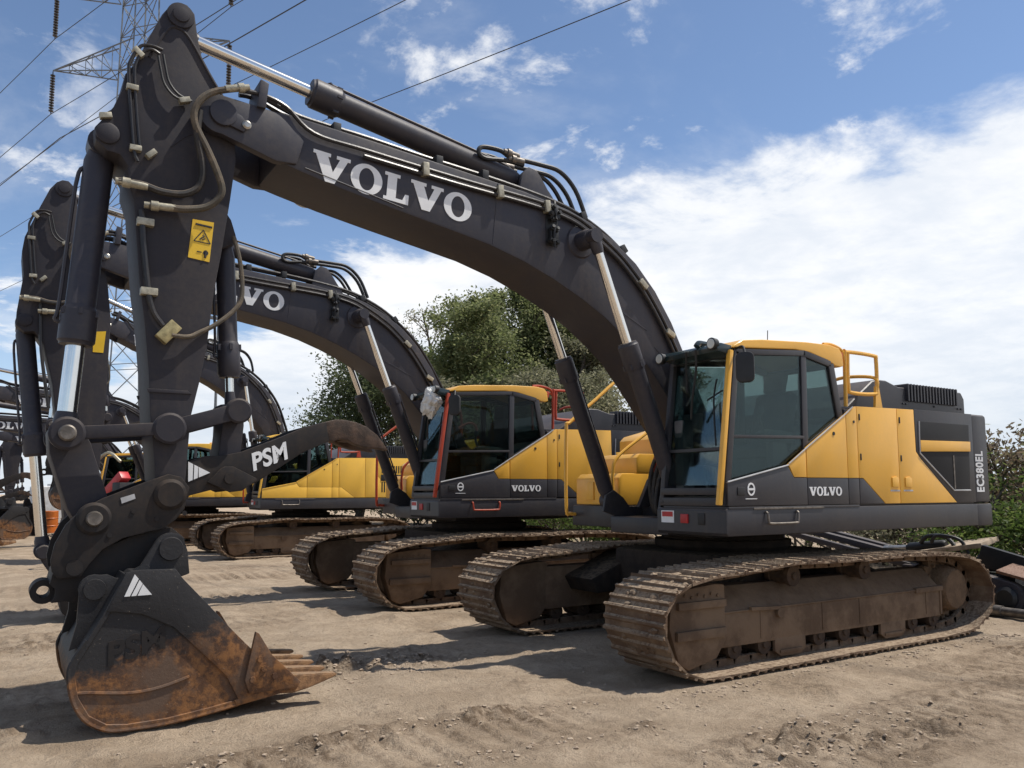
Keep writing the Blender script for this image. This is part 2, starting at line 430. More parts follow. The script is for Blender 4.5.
def m_upper():
    mb = MB()
    # deck rails along both sides, cab platform, main frame
    mb.prism([(1.50, 1.20), (1.52, 1.23), (1.52, 1.44), (1.50, 1.46), (-2.85, 1.46), (-2.85, 1.20)], .55, 1.49, .015)
    mb.prism([(1.08, 1.20), (1.08, 1.45), (-2.85, 1.45), (-2.85, 1.20)], -1.49, -.50, .015)
    mb.prism([(.75, 1.12), (.80, 1.45), (-2.85, 1.45), (-2.85, 1.16), (-1.0, 1.12)], -.52, .57, .015)
    for s in (-1, 1):   # boom foot brackets
        mb.prism([(.95, 1.44), (.78, 1.75), (.46, 2.12), (.30, 2.18), (.12, 2.10), (.02, 1.8), (-.35, 1.44)], s*.40-.03, s*.40+.03, .01)
        mb.prism([(1.42, 1.40), (1.38, 1.58), (1.26, 1.64), (1.12, 1.55), (.9, 1.30), (.8, 1.2)], s*.46-.02, s*.46+.02, .01)
    mb.box((1.30, -.47, 1.16), (.7, .47, 1.34), .02)
    mb.box((1.49, .62, 1.452), (-.5, 1.495, 1.475), .004)
    return mb
def m_core():
    mb = MB()   # engine house behind the cab, dark
    mb.box((-.36, -1.44, 1.455), (-2.84, 1.455, 2.50), .02)
    mb.box((.31, .60, 1.455), (-.38, 1.455, 1.74), .01)
    mb.prism([(.31, 1.74), (.31, 2.05), (-.40, 2.42), (-.40, 1.74)], .75, 1.455)
    mb.box((-.36, -1.40, 2.50), (-2.8, 1.38, 2.535), .01)
    return mb
def m_counter():
    mb = MB()
    pl = [(-2.84, 1.475), (-3.16, 1.475), (-3.26, 1.43), (-3.32, 1.30), (-3.50, .8), (-3.58, 0), (-3.50, -.8), (-3.32, -1.30), (-3.26, -1.43), (-3.16, -1.475), (-2.84, -1.475)]
    mb.prism_z(pl, 1.47, 2.565, .05, 3)
    pl2 = [(x-.012 if x < -3 else x, y*1.008) for x, y in pl]
    mb.prism_z(pl2, 1.19, 1.462, .03, 2)
    return mb
def m_hood():
    mb = MB()
    mb.prism([(-.75, 2.54), (-1.05, 2.74), (-1.30, 2.90), (-1.42, 2.925), (-1.58, 2.925), (-1.82, 2.865), (-3.20, 2.885), (-3.27, 2.80), (-3.27, 2.568), (-2.0, 2.54)], -1.15, 1.18, .03, 3)
    for i in range(17):   # louvre fins on the side and over the edge
        x = -1.96-i*.066
        mb.prism([(x, 2.70), (x-.028, 2.70), (x-.028, 2.90), (x-.010, 2.912), (x, 2.90)], 1.02, 1.215)
    for x in (-1.88, -1.94, -2.55, -3.08, -3.16): mb.box((x, 1.178, 2.655), (x-.03, 1.192, 2.675), .003)
    mb.cyl((-2.3, -.6, 2.86), (-2.3, -.6, 3.02), [(0, .07), (.16, .07)], 16)
    return mb
def m_panel(poly, y=1.484, th=.03, bev=.006):
    return lambda: MB().prism(poly, y-th, y, bev, 2)
P_DOORLOW = [(1.485, 1.482), (1.485, 1.70), (.62, 1.868), (.535, 1.755), (.335, 1.755), (.335, 1.482)]
P_DOORY = [(.61, 1.885), (.34, 2.045), (.34, 1.760), (.53, 1.760)]
P_B = [(.328, 2.06), (-.335, 2.435), (-.335, 1.758), (.328, 1.758)]
P_BL = [(.328, 1.753), (-.335, 1.753), (-.335, 1.482), (.328, 1.482)]
P_C = [(-.342, 2.44), (-.47, 2.515), (-.525, 2.53), (-.525, 1.758), (-.342, 1.758)]
P_CL = [(-.342, 1.753), (-.525, 1.753), (-.525, 1.482), (-.342, 1.482)]
P_D = [(-.532, 2.53), (-1.262, 2.545), (-1.262, 1.482), (-.985, 1.482), (-.60, 1.758), (-.532, 1.758)]
P_DL = [(-.532, 1.753), (-.598, 1.753), (-.975, 1.482), (-.532, 1.482)]
P_E = [(-1.270, 2.545), (-1.60, 2.55), (-1.61, 2.07), (-1.69, 1.995), (-2.41, 1.482), (-1.270, 1.482)]
P_F = [(-1.607, 2.555), (-2.838, 2.56), (-2.838, 1.482), (-2.42, 1.482), (-1.70, 1.995), (-1.617, 2.07)]
P_G = [(-1.69, 2.42), (-2.75, 2.42), (-2.71, 1.625), (-2.35, 1.625), (-1.68, 2.05)]

def m_cab_frame():
    mb = MB()
    mb.box((1.50, .57, 1.478), (-.34, 1.452, 1.56), .01)
    Lf, Rt = 1.425, .60
    for y in (Lf, Rt):
        mb.bar((1.47, y, 1.5), (1.27, y, 2.98), .06, .075, .01)
        mb.bar((.30, y, 1.55), (.27, y, 3.03), .05, .085, .01)
        mb.bar((-.30, y, 2.36), (-.17, y, 2.97), .06, .09, .01)
        mb.bar((1.29, y, 2.965), (.25, y, 3.045), .06, .06, .008); mb.bar((.28, y, 3.045), (-.17, y, 2.965), .06, .07, .008)
        mb.bar((.30, y, 2.06), (-.32, y, 2.40), .05, .05, .006)
    mb.bar((1.44, Rt, 1.62), (1.44, Lf, 1.62), .07, .14, .01)
    mb.bar((1.395, Rt, 2.03), (1.395, Lf, 2.03), .03, .035)
    mb.bar((1.28, Rt, 2.96), (1.28, Lf, 2.96), .06, .08, .01)
    mb.bar((-.30, Rt, 2.38), (-.30, Lf, 2.38), .06, .06, .01); mb.bar((-.18, Rt, 2.95), (-.18, Lf, 2.95), .06, .06, .01)
    mb.box((-.28, .60, 1.55), (-.36, 1.43, 2.40), .01)
    mb.bar((1.43, Rt-.002, 1.72), (-.28, Rt-.002, 1.72), .05, .34, .01)
    mb.bar((1.41, 1.44, 2.14), (.30, 1.44, 2.17), .02, .03, .004)    # sliding window rail
    return mb
def m_cab_roof():
    mb = MB()
    mb.prism([(1.33, 3.005), (1.30, 3.035), (1.18, 3.095), (.90, 3.125), (.23, 3.165), (-.16, 3.172), (-.32, 3.15), (-.37, 3.09), (-.385, 2.96), (-.33, 2.945), (-.24, 2.955), (-.12, 3.00), (.17, 3.06), (.40, 3.07), (1.22, 3.012)], .56, 1.455, .035, 3)
    return mb
def m_quad(pts, th=.006, axis='y'):
    def f():
        mb = MB(); P = [Vector(p) for p in pts]; n = (P[1]-P[0]).cross(P[-1]-P[0]).normalized()*th
        a = [mb.bm.verts.new(p) for p in P]; b = [mb.bm.verts.new(p+n) for p in P]; k = len(P)
        mb.bm.faces.new(a); mb.bm.faces.new(b[::-1])
        for i in range(k): mb.bm.faces.new((a[i], b[i], b[(i+1) % k], a[(i+1) % k]))
        return mb
    return f
def m_seat():
    mb = MB()
    mb.prism([(.78, 1.95), (.80, 2.05), (.74, 2.10), (.34, 2.06), (.30, 1.98)], .78, 1.27, .03, 3)
    mb.prism([(.36, 2.02), (.26, 2.06), (.12, 2.62), (.20, 2.68), (.27, 2.64), (.42, 2.12)], .80, 1.25, .03, 3)
    mb.prism([(.19, 2.66), (.13, 2.86), (.19, 2.90), (.25, 2.86), (.27, 2.68)], .90, 1.15, .025, 3)
    mb.box((.75, .85, 1.56), (.35, 1.2, 1.96), .03)
    return mb
def m_console():
    mb = MB()
    for y in (.70, 1.34):
        mb.prism([(.82, 2.12), (.86, 2.2), (.78, 2.24), (.40, 2.22), (.40, 2.1)], y-.06, y+.06, .015)
        mb.tube([(.80, y, 2.22), (.84, y, 2.32), (.83, y, 2.40)], .02, 8); mb.cyl((.83, y, 2.38), (.82, y, 2.46), [(0, .025), (.03, .034), (.08, .026)], 10)
        mb.box((.72, y-.05, 1.56), (.5, y+.05, 2.12), .02)
    mb.box((1.36, .66, 1.56), (1.2, .78, 2.35), .02)          # monitor post
    mb.box((1.22, .64, 2.22), (1.18, .9, 2.42), .01)
    mb.box((1.36, .64, 1.556), (.40, 1.40, 1.575), .003)
    for y in (.98, 1.10): mb.bar((1.20, y, 1.58), (1.26, y, 1.86), .03, .03); mb.bar((1.22, y, 1.58), (1.10, y, 1.62), .07, .02)
    return mb
def m_visor():
    mb = MB()
    mb.prism([(1.30, 2.93), (1.50, 2.955), (1.52, 3.00), (1.46, 3.045), (1.30, 3.03)], .66, 1.43, .02)
    mb.tube([(1.50, 1.15, 3.04), (1.47, 1.15, 3.07), (1.38, 1.15, 3.07)], .035, 8)
    return mb
def m_lamp():
    mb = MB(); mb.cyl((0, 0, 0), (.09, 0, 0), [(0, .03), (.03, .055), (.085, .06), (.09, .055)], 20); return mb
def m_lens():
    mb = MB(); mb.cyl((.088, 0, 0), (.096, 0, 0), [(0, .05), (.008, .042)], 20); return mb
def m_mirror():
    mb = MB()
    b = MB(); oc = circ(.03, .09, .055, 0, 90, 5)+circ(-.03, .09, .055, 90, 180, 5)+circ(-.03, -.09, .055, 180, 270, 5)+circ(.03, -.09, .055, 270, 360, 5); b.prism(oc, -.03, .03, .012); b.xf(Matrix.Rotation(R(90), 4, 'Z')); b.xf(Matrix.Rotation(R(38), 4, 'Z')); b.xf(Matrix.Translation((1.33, 1.60, 2.79))); mb.merge(b.bm)
    mb.tube([(1.27, 1.44, 3.0), (1.30, 1.55, 3.0), (1.33, 1.60, 2.93)], .012, 8)
    return mb
def m_toolbox():
    mb = MB()
    mb.prism([(1.04, 1.46), (1.04, 1.78), (.98, 1.84), (.30, 1.84), (.30, 1.46)], -1.46, -.62, .02)
    mb.prism([(.76, 1.838), (.76, 2.03), (.70, 2.08), (.30, 2.08), (.30, 1.838)], -1.44, -.62, .02)
    mb.prism([(.31, 1.46), (.31, 2.28), (.24, 2.34), (-.37, 2.50), (-.37, 1.46)], -1.47, -.60, .02)
    for i, y in enumerate((-1.25, -1.0)): mb.prism([(1.055, 1.52), (1.055, 1.74), (1.03, 1.74), (1.03, 1.52)], y, y+.16, .004)
    return mb
def m_front_rail():
    mb = MB(); y = -1.43
    mb.tube([(1.02, y, 1.34), (1.16, y, 1.35), (1.22, y, 1.44), (1.21, y, 2.40), (1.15, y, 2.50), (.78, y, 2.78), (.26, y, 3.16), (.0, y, 3.17), (-.4, y, 3.1), (-.44, y, 2.52)], .022, 8, True, 6)
    mb.tube([(1.10, -.66, 1.60), (1.10, -.66, 1.84), (1.0, -.66, 2.05), (.48, -.66, 2.38), (-.09, -.66, 2.74), (-.30, -.66, 2.72), (-.34, -.66, 2.5)], .020, 8, True, 6)
    return mb
def m_roof_rail():
    mb = MB(); y = 1.35
    mb.tube([(-.54, y, 2.54), (-.56, y, 3.10), (-.60, y, 3.15), (-1.08, y, 3.15), (-1.13, y, 3.10), (-1.12, y, 2.78), (-1.06, y, 2.71), (-.66, y, 2.70), (-.60, y, 2.76), (-.61, y, 3.13)], .022, 8, True, 6)
    mb.tube([(-.15, 1.38, 3.19), (-.30, 1.37, 3.20), (-.50, y, 3.16), (-.55, y, 3.05)], .018, 8)
    mb.prism([(-1.06, 2.56), (-1.19, 2.56), (-1.14, 2.8), (-1.09, 2.8)], y-.015, y+.015)
    mb.tube([(-1.12, y, 2.76), (-1.12, y-.02, 2.9), (-1.10, y-.35, 2.95), (-1.12, y-.6, 2.93)], .02, 8)
    mb.tube([(-.56, y, 3.10), (-.56, y-.55, 3.10), (-.56, y-.6, 2.55)], .02, 8)
    return mb

BOOM = [(5.42, 4.775), (4.6, 4.72), (3.9, 4.66), (3.0, 4.585), (2.45, 4.50), (2.15, 4.41), (1.85, 4.27), (1.55, 4.07), (1.28, 3.80), (1.05, 3.48), (.80, 3.02), (.45, 2.35), (.16, 2.08), (.12, 1.95), (.22, 1.82), (.38, 1.80), (.60, 2.0), (.95, 2.42), (1.25, 2.78), (1.50, 3.06), (1.72, 3.24), (2.0, 3.43), (2.3, 3.59), (2.65, 3.745), (3.0, 3.87), (3.4, 3.975), (3.85, 4.05), (4.35, 4.13), (4.87, 4.22), (5.25, 4.30), (5.42, 4.34)]
def circ(cx, cz, r, a0, a1, n=10): return [(cx+r*math.cos(R(a0+(a1-a0)*i/n)), cz+r*math.sin(R(a0+(a1-a0)*i/n))) for i in range(n+1)]
BT = (5.90, 4.62)
def m_boom():
    mb = MB(); mb.prism(BOOM, -.34, .34, .018, 2)
    for s in (-1, 1):   # tip fork cheeks, outside the arm
        poly = [(5.28, 4.34), (5.22, 4.55), (5.35, 4.74)]+circ(BT[0], BT[1], .165, 75, -95, 12)+[(5.45, 4.33)]
        mb.prism(poly, s*.325-.04, s*.325+.045, .012)
        mb.prism(circ(BT[0], BT[1], .12, 100, 260, 8)[::-1]+[(5.72, 4.50), (5.66, 4.56), (5.68, 4.64)][::1] if False else circ(BT[0]-.02, BT[1], .105, 0, 350, 24), s*.385-.02, s*.385+.02, .006)
        mb.prism([(5.92, 4.68), (5.74, 4.63), (5.68, 4.56), (5.72, 4.50), (5.90, 4.55)], s*.385-.012, s*.385+.012, .006)
    # flange lips, arm cylinder lugs, boom cylinder boss
    for s in (-1, 1): mb.prism([(2.98, 4.56), (2.92, 4.84), (2.84, 4.92), (2.74, 4.90), (2.66, 4.80), (2.45, 4.50)], s*.17-.025, s*.17+.025, .01)
    mb.cyl((2.31, -.53, 4.18), (2.31, .53, 4.18), [(0, .085), (.05, .10), (.16, .10), (.17, .16), (.20, .18), (.86, .18), (.89, .16), (.90, .10), (1.01, .10), (1.06, .085)], 28)
    mb.cyl((.30, -.37, 1.98), (.30, .37, 1.98), .15, 24)
    # pressed rib near the tip
    mb.tube([(5.55, .341, 4.62), (5.48, .343, 4.56), (5.30, .343, 4.50), (5.28, .341, 4.56), (5.44, .341, 4.61)], .012, 6)
    mb.tube([(5.20, .342, 4.335), (4.6, .342, 4.22), (4.3, .342, 4.16)], .007, 6)
    for a, b in (((3.3, 4.60), (3.36, 3.99)), ((1.42, 3.35), (1.85, 3.55)), ((1.02, 2.95), (1.32, 3.18))): mb.tube([(a[0], .341, a[1]), (b[0], .341, b[1])], .004, 5)
    return mb
ARM = [(6.28, 5.46), (6.23, 5.495), (6.16, 5.50), (6.10, 5.44), (6.07, 5.25), (6.03, 5.08), (5.95, 4.95), (5.87, 4.82), (5.77, 4.62), (5.745, 4.3), (5.78, 3.96), (5.83, 3.55), (5.88, 3.2), (5.92, 2.75), (5.96, 2.5), (6.02, 2.2), (6.04, 1.75), (6.06, 1.55), (6.15, 1.48), (6.24, 1.55), (6.27, 1.9), (6.31, 2.2), (6.33, 2.5), (6.37, 2.87), (6.42, 3.21), (6.46, 3.6), (6.48, 3.82), (6.53, 3.97), (6.53, 4.08), (6.59, 4.16), (6.68, 4.17), (6.76, 4.24), (6.77, 4.33), (6.71, 4.42), (6.65, 4.52), (6.60, 4.66), (6.58, 4.80), (6.51, 4.91), (6.46, 5.05), (6.40, 5.21), (6.34, 5.36)]
ARM2 = [(6.29, 5.46), (6.23, 5.50), (6.16, 5.50), (6.10, 5.44), (6.05, 5.20), (5.95, 4.95), (5.75, 4.62), (5.66, 4.2), (5.61, 3.78), (5.63, 2.43), (5.70, 1.2), (5.72, .78), (5.80, .64), (5.90, .64), (5.97, .78), (6.10, 2.0), (6.22, 2.9), (6.34, 3.40), (6.44, 3.54), (6.55, 3.52), (6.64, 3.60), (6.64, 3.76), (6.59, 4.22), (6.62, 4.52), (6.60, 4.70), (6.46, 5.1), (6.36, 5.36)]
def m_arm(poly, bc, detail):
    def f():
        mb = MB(); mb.prism(poly, -.27, .27, .014, 2)
        for s in (-1, 1):
            mb.cyl((6.205, s*.26, 5.385), (6.205, s*.315, 5.385), [(0, .105), (.03, .10), (.035, .065), (.05, .06), (.055, .03)], 24)
            mb.cyl((bc[0], s*.26, bc[1]), (bc[0], s*.30, bc[1]), [(0, .085), (.03, .08), (.04, .06)], 24)
            if detail:
                mb.tube([(6.42, s*.271, 4.98), (6.30, s*.271, 5.24), (6.22, s*.271, 5.28), (6.13, s*.271, 5.22), (5.98, s*.271, 4.98), (5.86, s*.271, 4.80)], .012, 6)
                mb.tube([(6.24, s*.271, 4.30), (6.12, s*.271, 4.42), (6.0, s*.271, 4.47), (5.88, s*.271, 4.47)], .005, 5)
                mb.prism([(6.34, 2.40), (6.05, 2.40), (6.02, 2.375), (6.33, 2.37)], s*.262, s*.282, .004)
                mb.prism([(5.84, 3.98), (5.74, 3.84), (5.70, 3.72), (5.72, 3.64), (5.80, 3.60), (5.88, 3.5)], s*.12-.03, s*.12+.03, .008)
        return mb
    return f
def m_barrel(L, r, n=28):
    """local x from the base eye along the cylinder"""
    def f():
        mb = MB()
        mb.cyl((0, 0, 0), (L, 0, 0), [(0.02, r*.7), (.10, r*.9), (.14, r), (L-.30, r), (L-.29, r*1.04), (L-.26, r*1.22), (L-.03, r*1.22), (L-.015, r*1.1), (L, r*1.08)], n)
        mb.cyl((0, -r*.95, 0), (0, r*.95, 0), r*.95, 20)
        for k in range(6):
            a = 2*PI*k/6; mb.box((L-.27, math.cos(a)*r*1.2-.012, math.sin(a)*r*1.2-.012), (L-.22, math.cos(a)*r*1.2+.012, math.sin(a)*r*1.2+.012))
        mb.tube([(L-.16, 0, r*1.1), (L-.18, 0, r*1.5), (L-.32, 0, r*1.35), (.35, 0, r*1.28), (.2, 0, r*.9)], r*.14, 6, True, 4)
        return mb
    return f
def m_rod(L, r):
    """local x: 0 at the rod eye, rod runs to -L (towards the barrel)"""
    def f():
        mb = MB(); mb.cyl((-.05, 0, 0), (-L, 0, 0), r, 24); return mb
    return f
def m_rodeye(r):
    def f():
        mb = MB(); mb.cyl((0, -r*1.3, 0), (0, r*1.3, 0), r*1.55, 20); mb.cyl((-.18, 0, 0), (-.03, 0, 0), [(0, r*1.1), (.06, r*1.3), (.15, r*1.3)], 20); return mb
    return f
def m_link(L, w, th, boss, y, ends=True):
    """pair of bars at +-y between two pins, local x; with pin bosses"""
    def f():
        mb = MB()
        for s in (-1, 1):
            mb.prism([(.04, -w/2), (L-.04, -w/2), (L-.04, w/2), (.04, w/2)], s*y-th/2, s*y+th/2, .012)
            for x in (0, L): mb.cyl((x, s*(y-th*.55), 0), (x, s*(y+th*.75), 0), [(0, boss), (th*1.1, boss), (th*1.3, boss*.85)], 24)
        mb.cyl((0, -y, 0), (0, y, 0), boss*.62, 16); mb.cyl((L, -y, 0), (L, y, 0), boss*.62, 16)
        return mb
    return f
def m_pins(xs, y, r):
    def f():
        mb = MB()
        for x in xs: mb.cyl((x, -y-.035, 0), (x, y+.035, 0), [(0, r*.8), (.01, r), (2*y+.06, r), (2*y+.07, r*.8)], 18)
        return mb
    return f
def m_tip_link(L, w, y):
    def f():
        mb = MB(); mb.prism([(-.07, -w*.36), (.10, -w/2), (L-.12, -w/2), (L+.07, -w*.36), (L+.07, w*.36), (L-.12, w/2), (.10, w/2), (-.07, w*.36)], -y, y, .02); return mb
    return f
COUP = [(6.02, 1.66), (6.08, 1.74), (6.17, 1.76), (6.33, 1.70), (6.47, 1.64), (6.60, 1.585), (6.73, 1.51), (6.83, 1.40), (6.89, 1.27), (6.91, 1.16), (6.90, 1.08), (6.86, 1.03), (6.72, 1.035), (6.67, 1.12), (6.59, 1.22), (6.46, 1.295), (6.30, 1.335), (6.20, 1.355), (6.11, 1.42), (6.05, 1.50)]
HOOK = [(6.80, 1.12), (6.885, 1.08), (6.905, .99), (6.868, .95), (6.868, .90), (6.89, .858), (6.80, .862), (6.70, .84), (6.55, .80), (6.40, .92), (6.30, 1.10), (6.10, 1.10), (6.02, 1.16), (6.03, 1.28), (6.12, 1.36), (6.30, 1.35)]
def m_coupler():
    mb = MB()
    for s in (-1, 1):
        mb.prism(COUP, s*.295-.022, s*.295+.022, .008)
        mb.cyl((6.655, s*.30, 1.44), (6.655, s*.345, 1.44), [(0, .115), (.03, .115), (.045, .095)], 28)
        mb.cyl((6.155, s*.30, 1.61), (6.155, s*.35, 1.61), [(0, .115), (.03, .115), (.05, .09)], 28)
        mb.cyl((6.76, s*.31, 1.10), (6.76, s*.325, 1.10), .055, 16)
        for x, z in ((6.40, 1.49), (6.24, 1.43), (6.55, 1.32), (6.05, 1.47)): mb.cyl((x, s*.31, z), (x, s*.325, z), .018, 8)
    mb.prism(HOOK, -.24, .24, .006)
    t = MB(); glyph_ring(t, 0, 0, .084, .084, .042, .042, 1, 1, .22); t.xf(Matrix.Translation((6.935, -.11, .925)) @ Matrix.Rotation(R(-90), 4, 'X')); mb.merge(t.bm)
    mb.prism([(6.80, 1.05), (6.90, 1.02), (6.88, .97), (6.862, .90), (6.89, .85), (6.80, .88)], -.11, .11)
    mb.prism([(6.60, 1.5), (6.45, 1.58), (6.30, 1.62), (6.30, 1.38), (6.55, 1.28)], -.26, .26, .01)
    mb.cyl((6.155, -.34, 1.21), (6.155, .34, 1.21), [(0, .06), (.02, .095), (.10, .10), (.11, .06), (.57, .06), (.58, .10), (.66, .095), (.68, .06)], 24)
    mb.cyl((6.64, -.33, .95), (6.64, .33, .95), .06, 20)
    return mb
def m_eye():
    mb = MB(); mb.cyl((6.935, -.26, .925), (6.935, .26, .925), .042, 16); return mb
THUMB = [(6.02, 1.66), (6.10, 1.73), (6.17, 1.74), (6.10, 1.80), (6.02, 1.86), (5.90, 1.905), (5.75, 1.915), (5.62, 1.945), (5.36, 2.05), (5.13, 2.155), (4.93, 2.215), (4.90, 2.05), (5.12, 1.955), (5.29, 1.84), (5.50, 1.70), (5.62, 1.66), (5.85, 1.64), (6.0, 1.60), (6.06, 1.50), (6.16, 1.47), (6.24, 1.53), (6.25, 1.66), (6.17, 1.74)]
TIP = [(4.945, 2.212), (4.84, 2.24), (4.76, 2.24), (4.66, 2.225), (4.56, 2.19), (4.46, 2.12), (4.38, 2.02), (4.36, 1.985), (4.45, 2.00), (4.56, 2.005), (4.66, 2.03), (4.735, 2.065), (4.80, 2.075), (4.86, 2.05), (4.91, 2.055)]
def m_thumb():
    mb = MB()
    P = THUMB[:-1]; P = [p for p in P if p != (6.17, 1.74)] ; P = [(6.10, 1.74), (6.02, 1.86)]+P[4:]
    for s in (-1, 1):
        mb.prism(P, s*.20-.022, s*.20+.022, .008)
        mb.prism([(5.88, 1.70), (5.78, 1.81), (5.75, 1.825), (5.69, 1.825), (5.51, 1.735), (5.50, 1.72), (5.62, 1.635), (5.71, 1.625)], s*.245-.022, s*.245+.022, .008)
        mb.cyl((5.72, s*.26, 1.73), (5.72, s*.285, 1.73), .04, 16)
        mb.cyl((6.155, s*.21, 1.61), (6.155, s*.27, 1.61), .10, 20)
    mb.prism([(5.9, 1.885), (5.62, 1.925), (5.13, 2.135), (4.93, 2.19), (4.92, 2.07), (5.12, 1.975), (5.29, 1.86), (5.5, 1.72), (5.85, 1.66)], -.18, .18, .01)
    return mb
def m_thumb_tip():
    mb = MB()
    for y in (-.165, .165): mb.prism(TIP, y-.05, y+.05, .012)
    for x in (4.72, 4.6): mb.prism([(x, 2.20), (x-.08, 2.17), (x-.08, 2.06), (x, 2.07)], -.12, .12, .01)
    mb.prism([(4.95, 2.19), (4.80, 2.22), (4.80, 2.09), (4.95, 2.07)], -.115, .115, .01)
    return mb
BK_OUT = [(5.27, .155), (5.69, .090), (5.87, .062), (6.17, .028), (6.43, .025), (6.56, .045), (6.68, .125), (6.755, .26), (6.785, .42), (6.77, .50), (6.69, .64), (6.60, .80), (6.52, .97), (6.47, 1.065)]
def m_bucket():
    mb = MB(); W = .62
    # shell: thick curved sheet
    inn = []
    for i, p in enumerate(BK_OUT):
        a = Vector(BK_OUT[max(i-1, 0)]); b = Vector(BK_OUT[min(i+1, len(BK_OUT)-1)]); d = (b-a).normalized(); n = Vector((-d.y, d.x))
        q = Vector(p)+n*.035*(1 if n.dot(Vector((6.1, .6))-Vector(p)) > 0 else -1); inn.append((q.x, q.y))
    mb.prism(BK_OUT+inn[::-1], -W, W, .004, 1)
    side = BK_OUT+[(6.39, 1.085), (6.14, 1.07), (6.09, 1.0), (5.93, .83), (5.77, .65), (5.61, .48), (5.45, .33), (5.27, .19)]
    for s in (-1, 1):
        y0 = s*(W-.03)
        mb.prism([(x*1.0, z) for x, z in side], y0-.015, y0+.015, .004, 1)
        # raised band along the mouth
        band = [(6.47, 1.075), (6.39, 1.09), (6.15, 1.085), (6.095, 1.01), (5.935, .835), (5.775, .655), (5.60, .465), (5.40, .27), (5.60, .13), (5.69, .125), (5.78, .30), (5.98, .51), (6.15, .68), (6.35, .785), (6.52, .815), (6.58, .82)]
        mb.prism(band, s*(W-.012)-.015, s*(W-.012)+.020, .008)
        mb.tube([(6.73, s*(W-.012), .30), (6.66, s*(W-.012), .295), (6.41, s*(W-.012), .262), (6.22, s*(W-.012), .275), (6.03, s*(W-.012), .325)], .012, 6)
        mb.tube([(p[0], s*(W-.01), p[1]) for p in BK_OUT[1:11]], .016, 6)
    # torque tube at the top and ears
    mb.prism([(6.50, 1.0), (6.42, 1.075), (6.14, 1.06), (6.08, .99), (6.3, .9)], -W+.02, W-.02, .02)
    for s in (-1, 1):
        ear = [(6.02, 1.03), (6.04, 1.20), (6.07, 1.28)]+circ(6.155, 1.215, .115, 150, 40, 6)+[(6.35, 1.10), (6.50, 1.02), (6.56, 1.05)]+circ(6.64, .955, .10, 110, -20, 6)+[(6.74, .72), (6.78, .55), (6.70, .58), (6.55, .85)]
        mb.prism(ear, s*.40-.03, s*.40+.03, .008)
        mb.cyl((6.64, s*.42, .955), (6.64, s*.45, .955), [(0, .075), (.03, .07)], 20); mb.cyl((6.155, s*.42, 1.215), (6.155, s*.455, 1.215), [(0, .09), (.035, .08)], 24)
    # lip plate
    mb.prism([(5.72, .125), (5.30, .205), (5.24, .185), (5.26, .145), (5.70, .08)], -W-.01, W+.01, .006)
    return mb
def m_side_cutter(s):
    def f():
        mb = MB(); y = s*.637
        mb.prism([(5.585, .60), (5.56, .585), (5.46, .42), (5.24, .20), (5.27, .16), (5.62, .16), (5.655, .26)], y-.02, y+.02, .008)
        for x, z in ((5.55, .40), (5.60, .26), (5.44, .27), (5.52, .33)): mb.cyl((x, y, z), (x, y+s*.035, z), .022, 8)
        return mb
    return f
def m_tooth():
    mb = MB()
    b = bmesh.new()
    secs = [(5.40, .075, .05, .175), (5.28, .075, .065, .180), (5.16, .065, .05, .185), (5.04, .052, .03, .195), (4.93, .045, .008, .205)]
    rs = []
    for x, w, h, z in secs: rs.append([b.verts.new((x, -w, z-h)), b.verts.new((x, w, z-h)), b.verts.new((x, w*.9, z+h)), b.verts.new((x, -w*.9, z+h))])
    for a, c in zip(rs, rs[1:]):
        for i in range(4): b.faces.new((a[i], a[(i+1) % 4], c[(i+1) % 4], c[i]))
    b.faces.new(rs[0]); b.faces.new(rs[-1][::-1]); bmesh.ops.recalc_face_normals(b, faces=b.faces)
    bmesh.ops.bevel(b, geom=list(b.edges), offset=.008, segments=2, affect='EDGES'); mb.merge(b)
    return mb

H = {}
H['h1'] = [(5.75, 0.44, 4.84), (5.84, 0.43, 4.81), (5.96, 0.42, 4.76), (6.05, 0.42, 4.68), (6.1, 0.41, 4.57), (6.08, 0.4, 4.45), (5.99, 0.39, 4.29), (5.91, 0.39, 4.12), (5.87, 0.38, 3.99), (5.91, 0.37, 3.9), (6.0, 0.36, 3.83), (6.15, 0.36, 3.79), (6.26, 0.35, 3.79), (6.39, 0.34, 3.78)]
H['h2'] = [(6.06, 0.4, 4.59), (6.07, 0.39, 4.39), (6.03, 0.38, 4.2), (6.02, 0.37, 4.08), (6.05, 0.36, 3.98), (6.15, 0.36, 3.91), (6.3, 0.35, 3.9), (6.44, 0.34, 3.93), (6.6, 0.33, 3.93)]
H['h3'] = [(6.19, 0.33, 2.81), (6.07, 0.32, 2.81), (5.98, 0.3, 2.86), (5.87, 0.29, 2.93), (5.74, 0.27, 3.05), (5.67, 0.26, 3.16), (5.66, 0.24, 3.31), (5.68, 0.23, 3.48), (5.71, 0.21, 3.62), (5.73, 0.2, 3.69)]
H['p1'] = [(6.33, 0.3, 5.05), (6.41, 0.3, 5.06), (6.49, 0.3, 5.03), (6.55, 0.3, 4.9), (6.56, 0.3, 4.8), (6.53, 0.3, 4.46), (6.5, 0.3, 4.2), (6.47, 0.3, 4.12)]
H['p1b'] = [(6.35, 0.3, 5.01), (6.41, 0.3, 5.03), (6.47, 0.3, 4.99), (6.51, 0.3, 4.9), (6.52, 0.3, 4.8), (6.49, 0.3, 4.46), (6.46, 0.3, 4.21)]
H['h4'] = [(6.36, 0.31, 4.99), (6.34, 0.31, 4.89), (6.31, 0.31, 4.78), (6.24, 0.31, 4.7), (6.14, 0.31, 4.67)]
